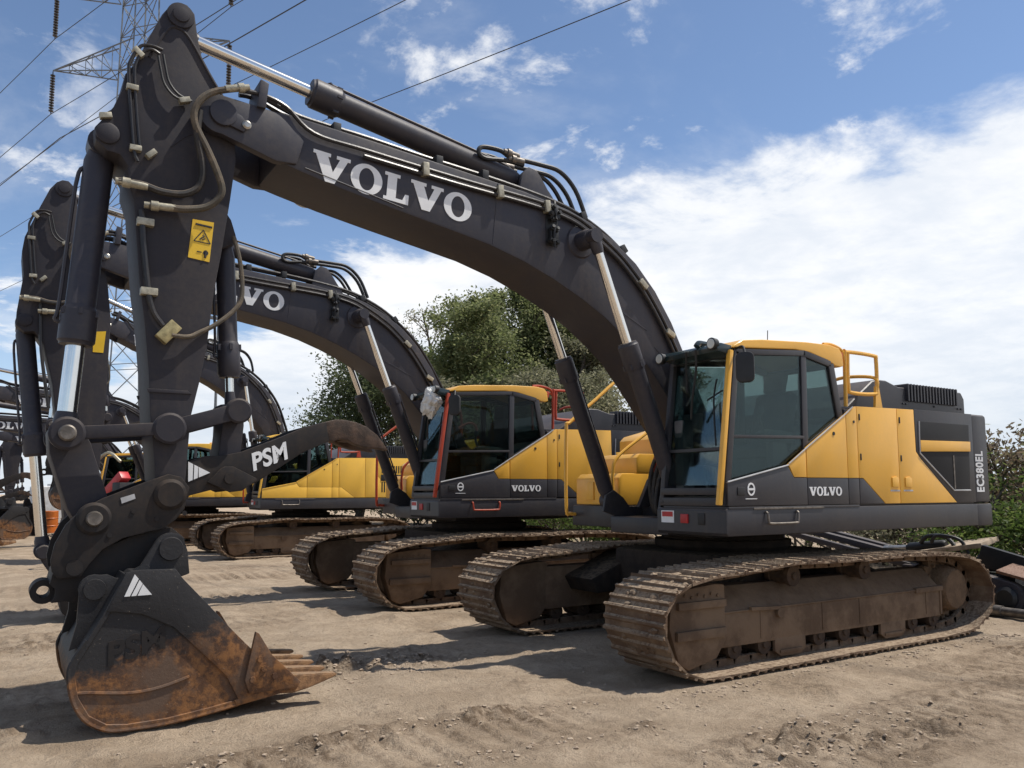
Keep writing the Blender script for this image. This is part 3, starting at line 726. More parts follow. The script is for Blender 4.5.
H['p2'] = [(6.43, 0.3, 3.75), (6.4, 0.3, 3.44), (6.36, 0.3, 3.14), (6.32, 0.3, 2.98), (6.25, 0.3, 2.88)]
H['A'] = [(5.75, .37, 4.85), (5.58, .37, 4.86), (5.38, .37, 4.81), (5.14, .37, 4.64), (4.66, .37, 4.60), (3.72, .37, 4.54), (2.88, .37, 4.50), (2.44, .37, 4.44), (2.16, .37, 4.33), (1.83, .37, 4.14), (1.62, .37, 3.97), (1.42, .37, 3.77), (1.19, .37, 3.46), (1.0, .37, 3.14), (.7, .37, 2.6)]
H['B'] = [(5.70, .18, 4.95), (5.56, .18, 4.95), (5.21, .18, 4.85), (4.6, .18, 4.81), (4.02, .18, 4.76), (3.19, .18, 4.70), (2.51, .18, 4.62), (2.12, .18, 4.51), (1.71, .18, 4.30), (1.24, .18, 3.90), (.86, .18, 3.34), (.50, .18, 2.7)]
H['loop'] = [(2.86, .12, 4.96), (3.08, .12, 4.96), (3.32, .12, 4.93), (3.39, .12, 4.98), (3.34, .12, 5.04), (3.14, .12, 5.05), (3.0, .12, 5.01), (2.65, .12, 5.01), (2.4, .12, 4.99), (2.2, .12, 4.83), (2.06, .12, 4.55)]
H['loop2'] = [(2.80, -.05, 4.88), (2.6, -.05, 4.90), (2.44, -.05, 4.80), (2.30, -.05, 4.60)]
def off(pts, dx=0, dy=0, dz=0): return [(x+dx, y+dy, z+dz) for x, y, z in pts]
def m_tubes(items, r, n=8):
    def f():
        mb = MB()
        for it in items: mb.tube(it, r, n)
        return mb
    return f
def m_clamps(items, s=(.05, .03, .03)):
    def f():
        mb = MB()
        for x, y, z, a in items:
            t = MB(); t.box((-s[0], -s[1], -s[2]), (s[0], s[1], s[2]), .006); t.xf(Matrix.Rotation(a, 4, 'Y')); t.xf(Matrix.Translation((x, y, z))); mb.merge(t.bm)
        return mb
    return f
def m_fittings(pairs, r):
    def f():
        mb = MB()
        for p, q in pairs:
            L = (Vector(q)-Vector(p)).length
            mb.cyl(p, q, [(0, r*.9), (L*.2, r*.9), (L*.22, r*1.35), (L*.45, r*1.35), (L*.47, r*1.05), (L*.85, r*1.05), (L, r*.95)], 12)
        return mb
    return f
def m_boom_valve():
    mb = MB(); rnd = random.Random(3)
    for z in (4.40, 4.18):
        mb.box((2.72, .34, z-.06), (2.62, .40, z+.07), .01)
        for _ in range(5):
            x = 2.67+rnd.uniform(-.07, .07); zz = z+rnd.uniform(-.08, .08)
            mb.cyl((x, .39, zz), (x+rnd.uniform(-.02, .02), .45, zz+rnd.uniform(-.02, .02)), [(0, .028), (.03, .028), (.032, .018), (.055, .018)], 8)
    mb.tube([(2.67, .40, 4.52), (2.68, .42, 4.45), (2.66, .42, 4.3), (2.69, .42, 4.2), (2.68, .41, 4.05)], .014, 6)
    mb.box((2.74, .338, 4.08), (2.60, .348, 4.48), .002)
    return mb

# ---- kinematics helpers
def between(p, q):
    """local x axis from p to q in the xz plane (y kept)"""
    p = Vector(p); q = Vector(q); X = (q-p).normalized(); Y = Vector((0, 1, 0)); Y = (Y-X*Y.dot(X)).normalized(); Z = X.cross(Y)
    m = Matrix((X, Y, Z)).transposed().to_4x4(); m.translation = p; return m
def rot_about(c, ang):
    """turn about a y-axis pivot; positive raises the far (+x) end"""
    T = Matrix.Translation(Vector((c[0], 0, c[1]))); return T @ Matrix.Rotation(-ang, 4, 'Y') @ T.inverted()

FOOT = (.30, 1.98)
def excavator(loc, label, rz=0, scale=1.0, boom=0, arm=0, style='new', trim='yellow', rail='yellow', front='full', detail=True, seed=1):
    root = empty('excavator', loc, rz, scale, label, 'excavator', 'excavators parked in a row')
    yel = M['yellow'] if style == 'new' else M['oldyellow']
    low = M['charbody'] if style == 'new' else yel
    P = lambda name, key, fn, m, parent=None, mat=None: obj(name, cached(key, fn), m, parent or root, mat)
    # ---- undercarriage
    P('car_body', 'car_body', m_car_body, M['darkframe']); P('swing_ring', 'swing_ring', m_swing, M['darkframe'])
    for s in (1, -1):
        base = Matrix.Translation((0, s*1.37, 0)) if s > 0 else Matrix.Translation((0, -1.37, 0)) @ Matrix.Diagonal((1, -1, 1, 1))
        b2 = Matrix.Translation((0, s*1.37, 0))
        fr = P('track_frame', 'track_frame', m_track_frame, M['frame'], mat=base)
        P('crawler_track', 'track%d' % (seed % 2 if s > 0 else 2), m_track(11 if s > 0 else 23), M['track'], mat=b2)
        P('idler', 'idler', m_idler, M['frame'], mat=b2 @ Matrix.Translation((2.08, 0, .47)))
        P('drive_sprocket', 'sprocket', m_sprocket, M['under'], mat=base @ Matrix.Translation((-2.08, 0, .50)))
        if detail:
            for x in (.69, -.44): P('carrier_roller', 'carrier', m_roller(.085, .16), M['roller'], mat=b2 @ Matrix.Translation((x, .05*s, .80)))
            for i in range(9): P('track_roller', 'troller', m_roller(.078, .175), M['roller'], mat=b2 @ Matrix.Translation((1.52-i*.40, .02*s, .195)))
    # ---- upper structure
    uf = P('upper_frame', 'upper', m_upper, M['charbody'])
    P('engine_house', 'core', m_core, M['charbody'])
    P('counterweight', 'counter', m_counter, M['charbody'])
    hood = P('engine_hood', 'hood', m_hood, M['charbody'])
    for nm, poly, m in (('side_panel', P_B, yel), ('side_panel', P_BL, low), ('side_panel', P_C, yel), ('side_panel', P_CL, low), ('service_door', P_D, yel), ('side_panel', P_DL, low), ('service_door', P_E, yel), ('rear_panel', P_F, M['charbody'] if style == 'new' else yel)):
        o = P(nm, 'pan%s' % str(poly[0]), m_panel(poly), m)
        if poly is P_BL and style == 'new':
            obj('lettering', cached('volvo_s', lambda: volvo(.088)), M['white'], o, on_side(.31, 1.485, 1.575))
        if poly in (P_D, P_E) and style == 'new':
            x = -1.17 if poly is P_D else -1.42
            P('door_latch', 'latch%s' % (poly is P_D), lambda x=x: MB().prism([(x+.06, 1.66), (x-.06, 1.66), (x-.06, 1.76), (x-.02, 1.78), (x+.06, 1.77)], 1.482, 1.497, .006), yel, o)
        if poly in (P_D, P_E) and style == 'new' and detail:
            xs = (-1.17,) if poly is P_D else (-1.42,)
            P('caution_decal', 'cdec%s' % (poly is P_D), lambda xs=xs: MB().box((xs[0]+.09, 1.4835, 1.615), (xs[0]-.09, 1.4865, 1.632)), M['grey'], o)
            hx = -.56 if poly is P_D else -1.30
            for hz in (1.95, 2.38): P('hinge', 'hinge%s%d' % (poly is P_D, hz*100), lambda hx=hx, hz=hz: MB().box((hx, 1.482, hz), (hx-.018, 1.492, hz+.07), .003), M['black'], o)
        if poly is P_C and detail:
            P('bolt', 'bolts', lambda: MB().cyl((-.47, 1.48, 2.36), (-.47, 1.49, 2.36), .015, 8).cyl((-.12, 1.48, 2.22), (-.12, 1.49, 2.22), .02, 8), M['black'], o)
        if poly is P_F:
            if style == 'new':
                g = P('grille', 'grille', lambda: MB().prism(P_G, 1.470, 1.488, .003), M['mesh'], o)
                P('grille_frame', 'gframe', lambda: MB().tube([(x, 1.490, z) for x, z in (P_G[0], (-1.68, 2.24), P_G[4], P_G[3], P_G[2])], .009, 6, False), M['grey'], o)
                P('grille_bar', 'gbar', lambda: MB().prism([(-1.685, 2.20), (-2.745, 2.215), (-2.74, 2.095), (-1.685, 2.07)], 1.485, 1.502, .006), yel, o)
                P('mesh_edge', 'gedge', lambda: MB().prism([(-2.36, 2.04), (-2.385, 2.04), (-2.385, 1.64), (-2.36, 1.64)], 1.487, 1.494), M['dirtysteel'], o)
            else:
                P('vent_slots', 'vents', lambda: vent_slots(), M['mesh'], o)
                bd = P('badge_strip', 'badge', lambda: MB().prism([(-1.72, 2.10), (-2.75, 2.10), (-2.62, 1.93), (-1.72, 1.93)], 1.486, 1.496, .003), M['black'], o)
    if style == 'new':
        cw = obj('lettering', cached('ec', lambda: font_text('EC380EL', .165, .045, 0, .56, .004, 1.08)), M['white'], root, None)
        X = Vector((0, 0, 1)); Y = Vector((1, 0, 0)); Z = X.cross(Y)
        mm = Matrix((X, Y, Z)).transposed().to_4x4(); mm.translation = (-3.045, 1.477, 1.60); cw.matrix_local = mm
    P('step_handle', 'step', lambda: MB().tube([(.98, 1.48, 1.42), (.98, 1.515, 1.41), (.97, 1.52, 1.33), (.93, 1.52, 1.31), (.58, 1.52, 1.31), (.54, 1.52, 1.33), (.53, 1.515, 1.41), (.53, 1.48, 1.42)], .012, 8, True, 3), M['orange'] if trim == 'orange' else M['dirtysteel'], uf)
    P('step_edge', 'stepe', lambda: MB().prism([(1.15, 1.445), (.10, 1.445), (.10, 1.465), (1.15, 1.465)], 1.48, 1.50, .004), M['dirtysteel'], uf)
    if detail:
        P('warning_decal', 'decal', lambda: MB().box((1.519, .62, 1.31), (1.524, .80, 1.43)), M['white'], uf)
        P('decal_band', 'decalb', lambda: MB().box((1.523, .635, 1.37), (1.527, .785, 1.42)), M['red'], uf)
        P('reflector', 'refl', lambda: MB().box((1.515, .90, 1.31), (1.535, 1.0, 1.40), .006), M['red'], uf)
        P('latch_plate', 'lplate', lambda: MB().box((1.515, 1.13, 1.30), (1.53, 1.22, 1.41), .006), M['black'], uf)
    if detail:
        for i in range(6):
            y = .06+.07*i; dx = .05*(i % 3)
            P('hydraulic_hose', 'fh%d' % i, lambda y=y, dx=dx: MB().tube([(.55-dx, y*.8, 2.12), (.85-dx, y, 2.16+dx), (1.06-dx*.5, y, 2.0), (1.16, y, 1.72), (1.10+dx, y*1.05, 1.40), (.9, y, 1.34)], .026, 8), M['hose'], uf)
            P('hose_fitting', 'fhf%d' % i, lambda y=y, dx=dx: m_fittings([((1.02-dx*.5, y, 2.06), (1.13-dx*.3, y, 1.84))], .027)(), M['zinc'] if i % 2 else M['orange'], uf)
        P('swivel_block', 'swv', lambda: MB().box((.98, .0, 2.06), (.80, .46, 2.16), .015).prism([(.9, 2.1), (1.2, 2.2), (1.22, 2.26), (.8, 2.26)], .1, .16, .01), M['yellow'], uf)
    tb = P('toolbox', 'toolbox', m_toolbox, yel)
    P('front_handrail', 'frail', m_front_rail, M['yellow'] if rail == 'yellow' else M['orange'])
    P('roof_handrail', 'rrail', m_roof_rail, M['yellow'] if rail == 'yellow' else M['orange'])
    # ---- cab
    cab = P('cab', 'cab', m_cab_frame, M['charbody'])
    P('cab_roof', 'cabroof', m_cab_roof, yel, cab)
    P('front_trim', 'ftrim', lambda: MB().bar((1.555, 1.435, 1.49), (1.345, 1.435, 2.98), .05, .05, .012), M['orange'] if trim == 'orange' else yel, cab)
    dl = P('cab_door', 'pan_door', m_panel(P_DOORLOW), low, cab)
    P('door_corner', 'pan_doory', m_panel(P_DOORY), yel, cab)
    P('door_strip', 'dstrip', lambda: MB().tube([(1.485, 1.487, 1.708), (.615, 1.487, 1.880)], .008, 6, False).tube([(.61, 1.487, 1.892), (.34, 1.487, 2.052), (-.34, 1.487, 2.442), (-.46, 1.487, 2.52)], .007, 6, False), M['grey'] if style == 'new' else yel, cab)
    if style == 'new':
        P('door_handle', 'dhandle', lambda: MB().box((1.36, 1.482, 1.58), (1.26, 1.494, 1.66), .008), M['black'], cab)
        P('emblem', 'emblem', lambda: emblem(), M['white'], cab)
    yi = 1.432
    P('door_window', 'w_door', m_quad([(1.44, yi, 1.72), (.34, yi, 1.93), (.32, yi, 3.02), (1.26, yi, 2.95)]), M['dglass'], cab)
    P('quarter_window', 'w_quart', m_quad([(.26, yi, 2.10), (-.28, yi, 2.42), (-.17, yi, 2.95), (.24, yi, 3.02)]), M['dglass'], cab)
    P('windshield', 'w_front', m_quad([(1.425, 1.40, 1.68), (1.26, 1.40, 2.93), (1.26, .63, 2.93), (1.425, .63, 1.68)]), M['glass'], cab)
    P('side_window', 'w_right', m_quad([(1.42, .59, 1.9), (.32, .59, 1.9), (.30, .59, 3.0), (1.26, .59, 2.93)]), M['glass'], cab)
    P('side_window', 'w_right2', m_quad([(.26, .59, 2.10), (-.28, .59, 2.42), (-.17, .59, 2.95), (.24, .59, 3.0)]), M['glass'], cab)
    P('rear_window', 'w_rear', m_quad([(-.29, .63, 2.41), (-.29, 1.40, 2.41), (-.18, 1.40, 2.93), (-.18, .63, 2.93)]), M['glass'], cab)
    P('operator_seat', 'seat', m_seat, M['seat'], cab); P('control_console', 'console', m_console, M['trim'], cab)
    P('sun_visor', 'visor', m_visor, M['visor'], cab)
    if detail:
        for (y, z) in ((.66, 2.985), (1.38, 3.03)):
            mt = Matrix.Translation((1.46, y, z)); l = P('work_light', 'lamp', m_lamp, M['black'], cab, mt)
            P('work_light_lens', 'lens', m_lens, M['lens'], cab, mt)
        P('mirror', 'mirror', m_mirror, M['black'], cab)
        P('wiper', 'wiper', lambda: MB().tube([(1.43, 1.30, 2.06), (1.36, 1.22, 2.5), (1.33, 1.24, 2.72)], .010, 6).tube([(1.345, 1.12, 2.52), (1.34, 1.32, 2.60)], .008, 6).tube([(1.55, 1.18, 3.0), (1.51, 1.14, 2.8), (1.48, 1.05, 2.52), (1.45, 1.0, 2.34)], .012, 6).tube([(1.55, 1.05, 3.0), (1.50, 1.0, 2.8), (1.48, .98, 2.6)], .010, 6), M['black'], cab)
        P('aerial', 'aerial', lambda: MB().tube([(.05, .8, 3.15), (.03, .8, 3.42)], .005, 5), M['black'], cab)
        P('beacon_bracket', 'beacon', lambda: MB().box((-.36, 1.3, 3.02), (-.43, 1.42, 3.12), .01).cyl((-.40, 1.36, 2.99), (-.40, 1.36, 3.022), .03, 10), M['orange'], cab)
    # ---- boom, arm and what hangs from it
    TB = rot_about(FOOT, boom)
    TA = TB @ rot_about(BT, arm)
    pt = lambda T, x, y, z: T @ Vector((x, y, z))
    bm = P('boom', 'boom', m_boom, M['char'], mat=TB)
    S = lambda name, key, fn, m, parent: obj(name, cached(key, fn), m, parent)
    def many(name, key, maker, items, m, parent):
        for i, it in enumerate(items): obj(name, cached('%s_%d' % (key, i), maker(it)), m, parent)
    one_tube = lambda r: (lambda it: m_tubes([it], r)); one_clamp = lambda s_: (lambda it: m_clamps([it], s_)); one_fit = lambda r: (lambda it: m_fittings([it], r))
    lt = S('lettering', 'volvo_b', lambda: volvo(.255, 1.16), M['white'], bm); lt.matrix_local = on_side(5.15, .341, 4.265, R(-4.6)) if front != 'coupler' else on_side(4.97, .341, 4.253, R(-4.6))
    mir = obj('lettering', cached('volvo_b', None), M['white'], bm)
    mir.matrix_local = Matrix.Translation((3.60, -.341, 4.14)) @ Matrix.Rotation(R(-4.6), 4, 'Y') @ Matrix.Rotation(R(90), 4, 'X')
    many('hydraulic_pipe', 'pA', one_tube(.019), [H['A'], off(H['A'][4:], .03, 0, -.055)], M['pipe'], bm)
    many('hydraulic_pipe', 'pB', one_tube(.022), [H['B'], off(H['B'], 0, -.09), off(H['B'], .0, -.30), off(H['B'], 0, -.39)], M['pipe'], bm)
    if detail:
        many('hydraulic_hose', 'loopA', one_tube(.024), [H['loop'], off(H['loop'], -.04, -.2, .01)], M['black'], bm)
        many('hydraulic_hose', 'loopB', one_tube(.022), [H['loop2'], off(H['loop2'], 0, .12, 0)], M['black'], bm)
        many('pipe_clamp', 'bclamps', one_clamp((.03, .035, .06)), [(4.10, .375, 4.55, R(4)), (3.30, .375, 4.50, R(5)), (1.50, .375, 3.84, R(50)), (1.12, .375, 3.34, R(60)), (.97, .375, 3.05, R(62)), (2.75, .375, 4.46, R(8))], M['zinc'], bm)
        many('pipe_clamp', 'bclamps2', one_clamp((.035, .26, .045)), [(x, .02, z, a) for x, z, a in ((4.9, 4.79, 0), (3.9, 4.72, 0), (3.4, 4.69, 0), (2.2, 4.50, R(20)), (1.66, 4.23, R(38)))], M['black'], bm)
        S('valve_block', 'bvalve', m_boom_valve, M['black'], bm)
        S('grease_fitting', 'bgrease', lambda: MB().cyl((5.70, .39, 4.562), (5.70, .415, 4.562), [(0, .036), (.015, .036), (.025, .022)], 16), M['steel'], bm)
        S('hose_bracket', 'bbrk', lambda: MB().prism([(5.62, 4.74), (5.55, 4.74), (5.53, 4.96), (5.60, 4.98)], .05, .40, .01), M['char'], bm)
        many('cylinder_fitting', 'acfit', one_fit(.035), [((3.05, .12, 4.99), (2.86, .12, 4.99)), ((3.05, -.08, 5.0), (2.86, -.08, 5.0)), ((3.1, .12, 5.05), (2.92, .12, 5.03))], M['dirtysteel'], bm)
    A = ARM2 if front == 'coupler' else ARM
    bc = (6.55, 3.67) if front == 'coupler' else (6.68, 4.30)
    ar = P('arm', 'arm_'+front[:1] if front == 'coupler' else 'arm_f', m_arm(A, bc, front != 'coupler'), M['arm'], mat=TA)
    SA = lambda name, key, fn, m: obj(name, cached(key, fn), m, ar)
    if detail:
        SA('hydraulic_hose', 'ah1', m_tubes([H['h1']], .028), M['dusthose']); SA('hydraulic_hose', 'ah2', m_tubes([H['h2']], .028), M['hose'])
        many('hose_fitting', 'afit', one_fit(.028), [((6.42, .34, 3.78), (6.20, .355, 3.79)), ((6.62, .33, 3.93), (6.40, .345, 3.92)), ((5.70, .44, 4.86), (5.88, .43, 4.80))], M['zinc'], ar)
        many('hydraulic_pipe', 'ap1', one_tube(.013), [H['p1'], H['p1b']], M['pipe'], ar)
        many('hydraulic_hose', 'ah4', one_tube(.010), [H['h4'], off(H['h4'], -.035, 0, 0.02)], M['black'], ar)
        many('pipe_clamp', 'aclamps', one_clamp((.042, .03, .021)), [(6.50, .29, 4.98, R(-40)), (6.53, .29, 4.69, 0), (6.49, .29, 4.22, 0), (6.16, .31, 4.68, R(20)), (6.38, .29, 4.20, R(45))]+([(6.70, .275, 4.43, R(15))] if front != 'coupler' else []), M['zinc'], ar)
    if detail and front != 'coupler':
        SA('hydraulic_hose', 'ah3', m_tubes([H['h3']], .018), M['dusthose'])
        SA('hydraulic_pipe', 'ap2', m_tubes([H['p2']], .022), M['pipe'])
        many('pipe_clamp', 'aclamps2', one_clamp((.06, .035, .028)), [(6.40, .29, 3.66, 0), (6.355, .29, 3.13, 0)], M['zinc'], ar)
        SA('valve_block', 'avalve', m_clamps([(6.21, .30, 2.835, R(-40))], (.05, .04, .085)), M['brass'])
        sg = SA('warning_sign', 'wsign', lambda: MB().prism([(6.06, 3.755), (5.90, 3.755), (5.925, 3.43), (6.085, 3.445)], .268, .274), M['sign'])
        obj('sign_symbol', cached('wsym', sign_symbol), M['black'], sg)
    elif front == 'coupler':
        SA('warning_sign', 'wsign2', lambda: MB().prism([(5.80, 3.60), (5.66, 3.62), (5.68, 3.34), (5.80, 3.34)], .268, .274), M['sign'])
        SA('hydraulic_pipe', 'ap2c', m_tubes([[(6.40, .29, 3.9), (6.36, .29, 3.3), (6.25, .29, 2.6)]], .02), M['pipe'])
    def cyl_pair(name, p, q, Lb, rb, Lr, rr, key):
        d = (q-p).length; mt = between(p, q)
        b = P(name, key+'b', m_barrel(Lb, rb), M['char'], mat=mt)
        rl = Matrix.Translation((d, 0, 0))
        obj('cylinder_rod', cached(key+'r', m_rod(Lr, rr)), M['chrome'], b, rl)
        obj('rod_eye', cached(key+'e', m_rodeye(rr)), M['char'], b, rl)
    for s in (1, -1): cyl_pair('boom_cylinder', Vector((1.24, s*.56, 1.52)), pt(TB, 2.31, s*.56, 4.18), 1.74, .088, 1.6, .048, 'bcyl')
    cyl_pair('arm_cylinder', pt(TB, 2.80, 0, 4.80), pt(TA, 6.205, 0, 5.385), 2.30, .108, 1.9, .058, 'acyl')
    if front == 'full':
        rod = (6.85, 2.04); crank = (6.18, 2.10); tb2 = (5.665, 2.265); tl = (5.71, 1.80)
        cyl_pair('bucket_cylinder', pt(TA, 6.70, 0, 4.30), pt(TA, rod[0], 0, rod[1]), 1.58, .105, 1.4, .066, 'kcyl')
        dd = lambda a, b: math.hypot(a[0]-b[0], a[1]-b[1])
        V3 = lambda p, y=0: pt(TA, p[0], y, p[1])
        l1 = P('guide_link', 'glink', m_link(dd(rod, crank), .095, .06, .118, .325), M['arm'], mat=between(V3(rod), V3(crank)))
        obj('link_pin', cached('glp', m_pins([0], .37, .058)), M['dirtysteel'], l1)
        P('thumb_link', 'tlink', m_link(dd(crank, tb2), .125, .06, .10, .255), M['arm'], mat=between(V3(crank), V3(tb2)))
        P('bucket_link', 'klink', m_tip_link(dd(rod, (6.655, 1.44)), .27, .22), M['arm'], mat=between(V3(rod), V3((6.655, 1.44))))
        P('thumb_drop_link', 'dlink', m_tip_link(dd(tb2, tl), .17, .16), M['arm'], mat=between(V3(tb2), V3(tl)))
        cyl_pair('thumb_cylinder', pt(TA, 5.755, .0, 3.70), V3(tb2), 1.14, .076, .9, .034, 'tcyl')
        co = P('quick_coupler', 'coupler', m_coupler, M['coupler'], mat=TA)
        obj('coupler_pin', cached('cpin', lambda: MB().cyl((6.655, -.38, 1.44), (6.655, .38, 1.44), [(0, .045), (.02, .055), (.74, .055), (.76, .045)], 18)), M['dirtysteel'], co)
        if detail: obj('serial_plate', cached('cplate', lambda: MB().prism([(6.49, 1.585), (6.40, 1.615), (6.39, 1.58), (6.48, 1.545)], .317, .322)), M['grey'], co)
        th = P('thumb', 'thumb', m_thumb, M['coupler'], mat=TA)
        obj('thumb_tip', cached('ttip', m_thumb_tip), M['brown'], th)
        if detail:
            a = obj('lettering', cached('psm_t', lambda: font_text('PSM', .135, .045, .25, .92, .004, 1.02)), M['white'], th)
            a.matrix_local = on_side(5.53, .224, 1.795, R(21))
            a = obj('emblem', cached('tri_t', lambda: triangle_logo(.16, .155)), M['white'], th); a.matrix_local = on_side(6.015, .224, 1.705, R(2))
        bk = P('bucket', 'bucket', m_bucket, M['bucket'], mat=TA)
        for s in (1, -1): obj('side_cutter', cached('scut%d' % s, m_side_cutter(s)), M['bucket'], bk)
        for k in range(5): obj('bucket_tooth', cached('tooth', m_tooth), M['tooth'], bk, Matrix.Translation((0, -.545+k*.2725, 0)))
        if detail:
            a = obj('lettering', cached('psm_b', lambda: font_text('PSM', .15, .05, .2, 1.05, .016, 1.0)), M['coupler'], bk); a.matrix_local = on_side(6.56, .603, .46, R(14))
            a = obj('emblem', cached('tri_b', lambda: triangle_logo(.16, .16)), M['white'], bk); a.matrix_local = on_side(6.475, .630, .915, R(-22))
    elif front == 'coupler':
        rod = (6.22, .86); V3 = lambda p, y=0: pt(TA, p[0], y, p[1])
        cyl_pair('bucket_cylinder', V3(bc), V3(rod), 1.66, .105, 1.7, .066, 'kcyl2')
        l1 = P('guide_link', 'glink2', m_link(.41, .095, .06, .085, .325), M['arm'], mat=between(V3(rod), V3((5.86, 1.05))))
        P('bucket_link', 'klink2', m_tip_link(.44, .16, .20), M['arm'], mat=between(V3(rod), V3((5.98, .49))))
        P('quick_coupler', 'coupler2', lambda: MB().prism([(5.70, .74), (5.85, .82), (5.98, .66), (6.05, .55), (6.06, .40), (6.0, .12), (5.9, .03), (5.45, .03), (5.36, .2), (5.5, .55)], -.30, .30, .02).cyl((5.85, -.36, .72), (5.85, .36, .72), .08, 18).cyl((5.98, -.36, .49), (5.98, .36, .49), .06, 18), M['coupler'], mat=TA)
    return root
def vent_slots():
    mb = MB()
    for i in range(15):
        for z0, z1 in ((2.14, 2.34), (1.62, 1.90)):
            if z0 > 2 or i < 10:
                x = -1.74-i*.07; mb.prism([(x, z0), (x-.035, z0), (x-.035, z1), (x, z1)], 1.484, 1.489)
    return mb
def emblem():
    mb = MB(); t = MB(); glyph_ring(t, 0, 0, .52, .62, .36, .46, .10, 1, .005); glyph_poly(t, [(-.5, -.1), (.5, -.1), (.5, .1), (-.5, .1)], 0, .10, 1, .007)
    t.xf(on_side(1.17, 1.485, 1.64)); mb.merge(t.bm)
    mb.box((1.25, 1.484, 1.545), (1.09, 1.488, 1.552)); return mb
def sign_symbol():
    mb = MB(); y = .2745
    t = MB(); W = .11
    a, b, c = (0, .10), (-.062, 0), (.062, 0)
    for p, q in ((a, b), (b, c), (c, a)): t.tube([(p[0], p[1], 0), (q[0], q[1], 0)], .0045, 4, False)
    t.tube([(-.02, .02, 0), (.012, .05, 0), (.0, .06, 0)], .006, 4, False); t.tube([(.0, .02, 0), (.02, .035, 0)], .005, 4, False)
    t.tube([(.035, -.12, 0), (.035, -.06, 0)], .010, 5, False); t.cyl((.035, -.08, -.003), (.035, -.08, .004), .02, 12); t.tube([(-.03, -.08, 0), (.005, -.08, 0)], .005, 4, False)
    t.tube([(-.062, .135, 0), (.062, .135, 0)], .010, 4, False)
    t.xf(on_side(5.985, y, 3.58, R(-4))); mb.merge(t.bm); return mb

# ------------------------------------------------------------------ the row of excavators
M1 = excavator((0, 0, 0), 'nearest large excavator, yellow and charcoal, with rusty toothed bucket resting on the dirt in front', seed=0)
M2 = excavator((.30, -5.2, 0), 'second excavator, with red cab pillar, red roof rail and plastic bag on its visor', scale=1.035, trim='orange', rail='orange', front='coupler', seed=1)
M3 = excavator((.20, -15.2, 0), 'third excavator, older all yellow side with black vent slots, orange front handrail, behind the thumb', boom=R(13), arm=R(-13), style='old', trim='yellow', rail='orange', seed=0)
M4 = excavator((1.85, -21.3, 0), 'fourth excavator, yellow roof strip and tracks showing just right of the near coupler', style='old', seed=1, detail=False)
FAR = [((2.6, -28.5, 0), R(-3), 'far left excavator with the highest white lettered boom, beyond the second bucket cylinder'),
       ((1.5, -34.5, 0), R(-5), 'far left excavator whose lettered boom shows just under the highest one'),
       ((.5, -41.5, 0), R(-4), 'small excavator far left, next to last in the row'),
       ((.6, -48.0, 0), R(-4), 'farthest small excavator at the left end of the row')]
for loc, bo, lb in FAR: excavator(loc, lb, boom=bo, arm=-bo, style='new', detail=False, seed=0)

# ------------------------------------------------------------------ camera
CAM = (7.2184, 6.7602, 1.6216); YAW, PITCH, ROLL, FPX = -2.136, .0968, -.0028, 801.4
cd = bpy.data.cameras.new('camera'); cam = bpy.data.objects.new('camera', cd); COL.objects.link(cam)
f = Vector((math.cos(YAW)*math.cos(PITCH), math.sin(YAW)*math.cos(PITCH), math.sin(PITCH)))
r_ = f.cross(Vector((0, 0, 1))).normalized(); u_ = r_.cross(f)
r2 = r_*math.cos(ROLL)+u_*math.sin(ROLL); u2 = -r_*math.sin(ROLL)+u_*math.cos(ROLL)
cm = Matrix((r2, u2, -f)).transposed().to_4x4(); cm.translation = CAM; cam.matrix_world = cm
cd.sensor_width = 36; cd.lens = FPX/1024*36; cd.shift_y = 30/1024; cd.clip_end = 3000; cd.clip_start = .05
scn.camera = cam
def toward(px, dist, z=0):
    """ground position in the direction of image column px (used once to lay out the far surroundings)"""
    d = f*FPX+r2*(px-512)-u2*(480-414); n = math.hypot(d.x, d.y); return Vector((CAM[0]+d.x/n*dist, CAM[1]+d.y/n*dist, z))
# ------------------------------------------------------------------ ground
def rut(x, y, yc, w, x0, x1, depth, wob=.1):
    """height change and soil darkening (turned soil, painted cleat shade) of one crawler print running along x"""
    if x < x0 or x > x1: return 0, 0
    t = abs(y-yc-wob*math.sin(x*.6+yc))/w
    if t > 1.6: return 0, 0
    e = min(1, (x-x0)*1.2, (x1-x)*1.2)*(.55+.9*abs(noise.noise(Vector((x*.9, y*.9, yc)))))
    ph = (x*4.7+.5*(y-yc)+.25*noise.noise(Vector((x*2, y*2, 1)))) % 1
    lug = (.9*depth if .0 < ph < .32 else -.15*depth) if t < .9 else 0
    prof = -depth*.8 if t < .85 else depth*1.0*max(0, 1-abs(t-1.12)/.4)*(.5+noise.noise(Vector((x*7, y*7, 2)))*1.2)
    return (prof+lug)*e, e*(.75 if (.28 < ph < .55 and t < .9) else (.55 if .85 < t < 1.4 else .15))  # dark strip beside each lug is shade painted into the soil colour
RUTS = ((2.0, .38, 3.1, 7.2, .026, .06), (-.85, .36, 2.5, 9, .028, .05), (3.45, .38, -.5, 3.9, .026, .06), (2.75, .34, -4.5, .6, .026, .05),
        (-6.6, .36, 2.9, 13, .03, .1), (-3.8, .36, 3.3, 13, .025, .1), (-9.3, .36, -1, 13, .035, .1), (-11.6, .36, 1, 14, .035, .1))
HEAPS = ((4.55, -.55, .55, .10), (3.7, -.60, .5, .05), (2.85, 3.15, .40, .07), (2.3, 3.45, .35, .05), (7.2, .2, .5, .06), (1.7, 3.5, .3, .05), (-1.5, 2.5, .35, .045), (5.2, 1.62, .5, .045), (4.2, 1.6, .45, .045), (3.4, 2.4, .3, .035), (6.9, -3.2, .7, .05))
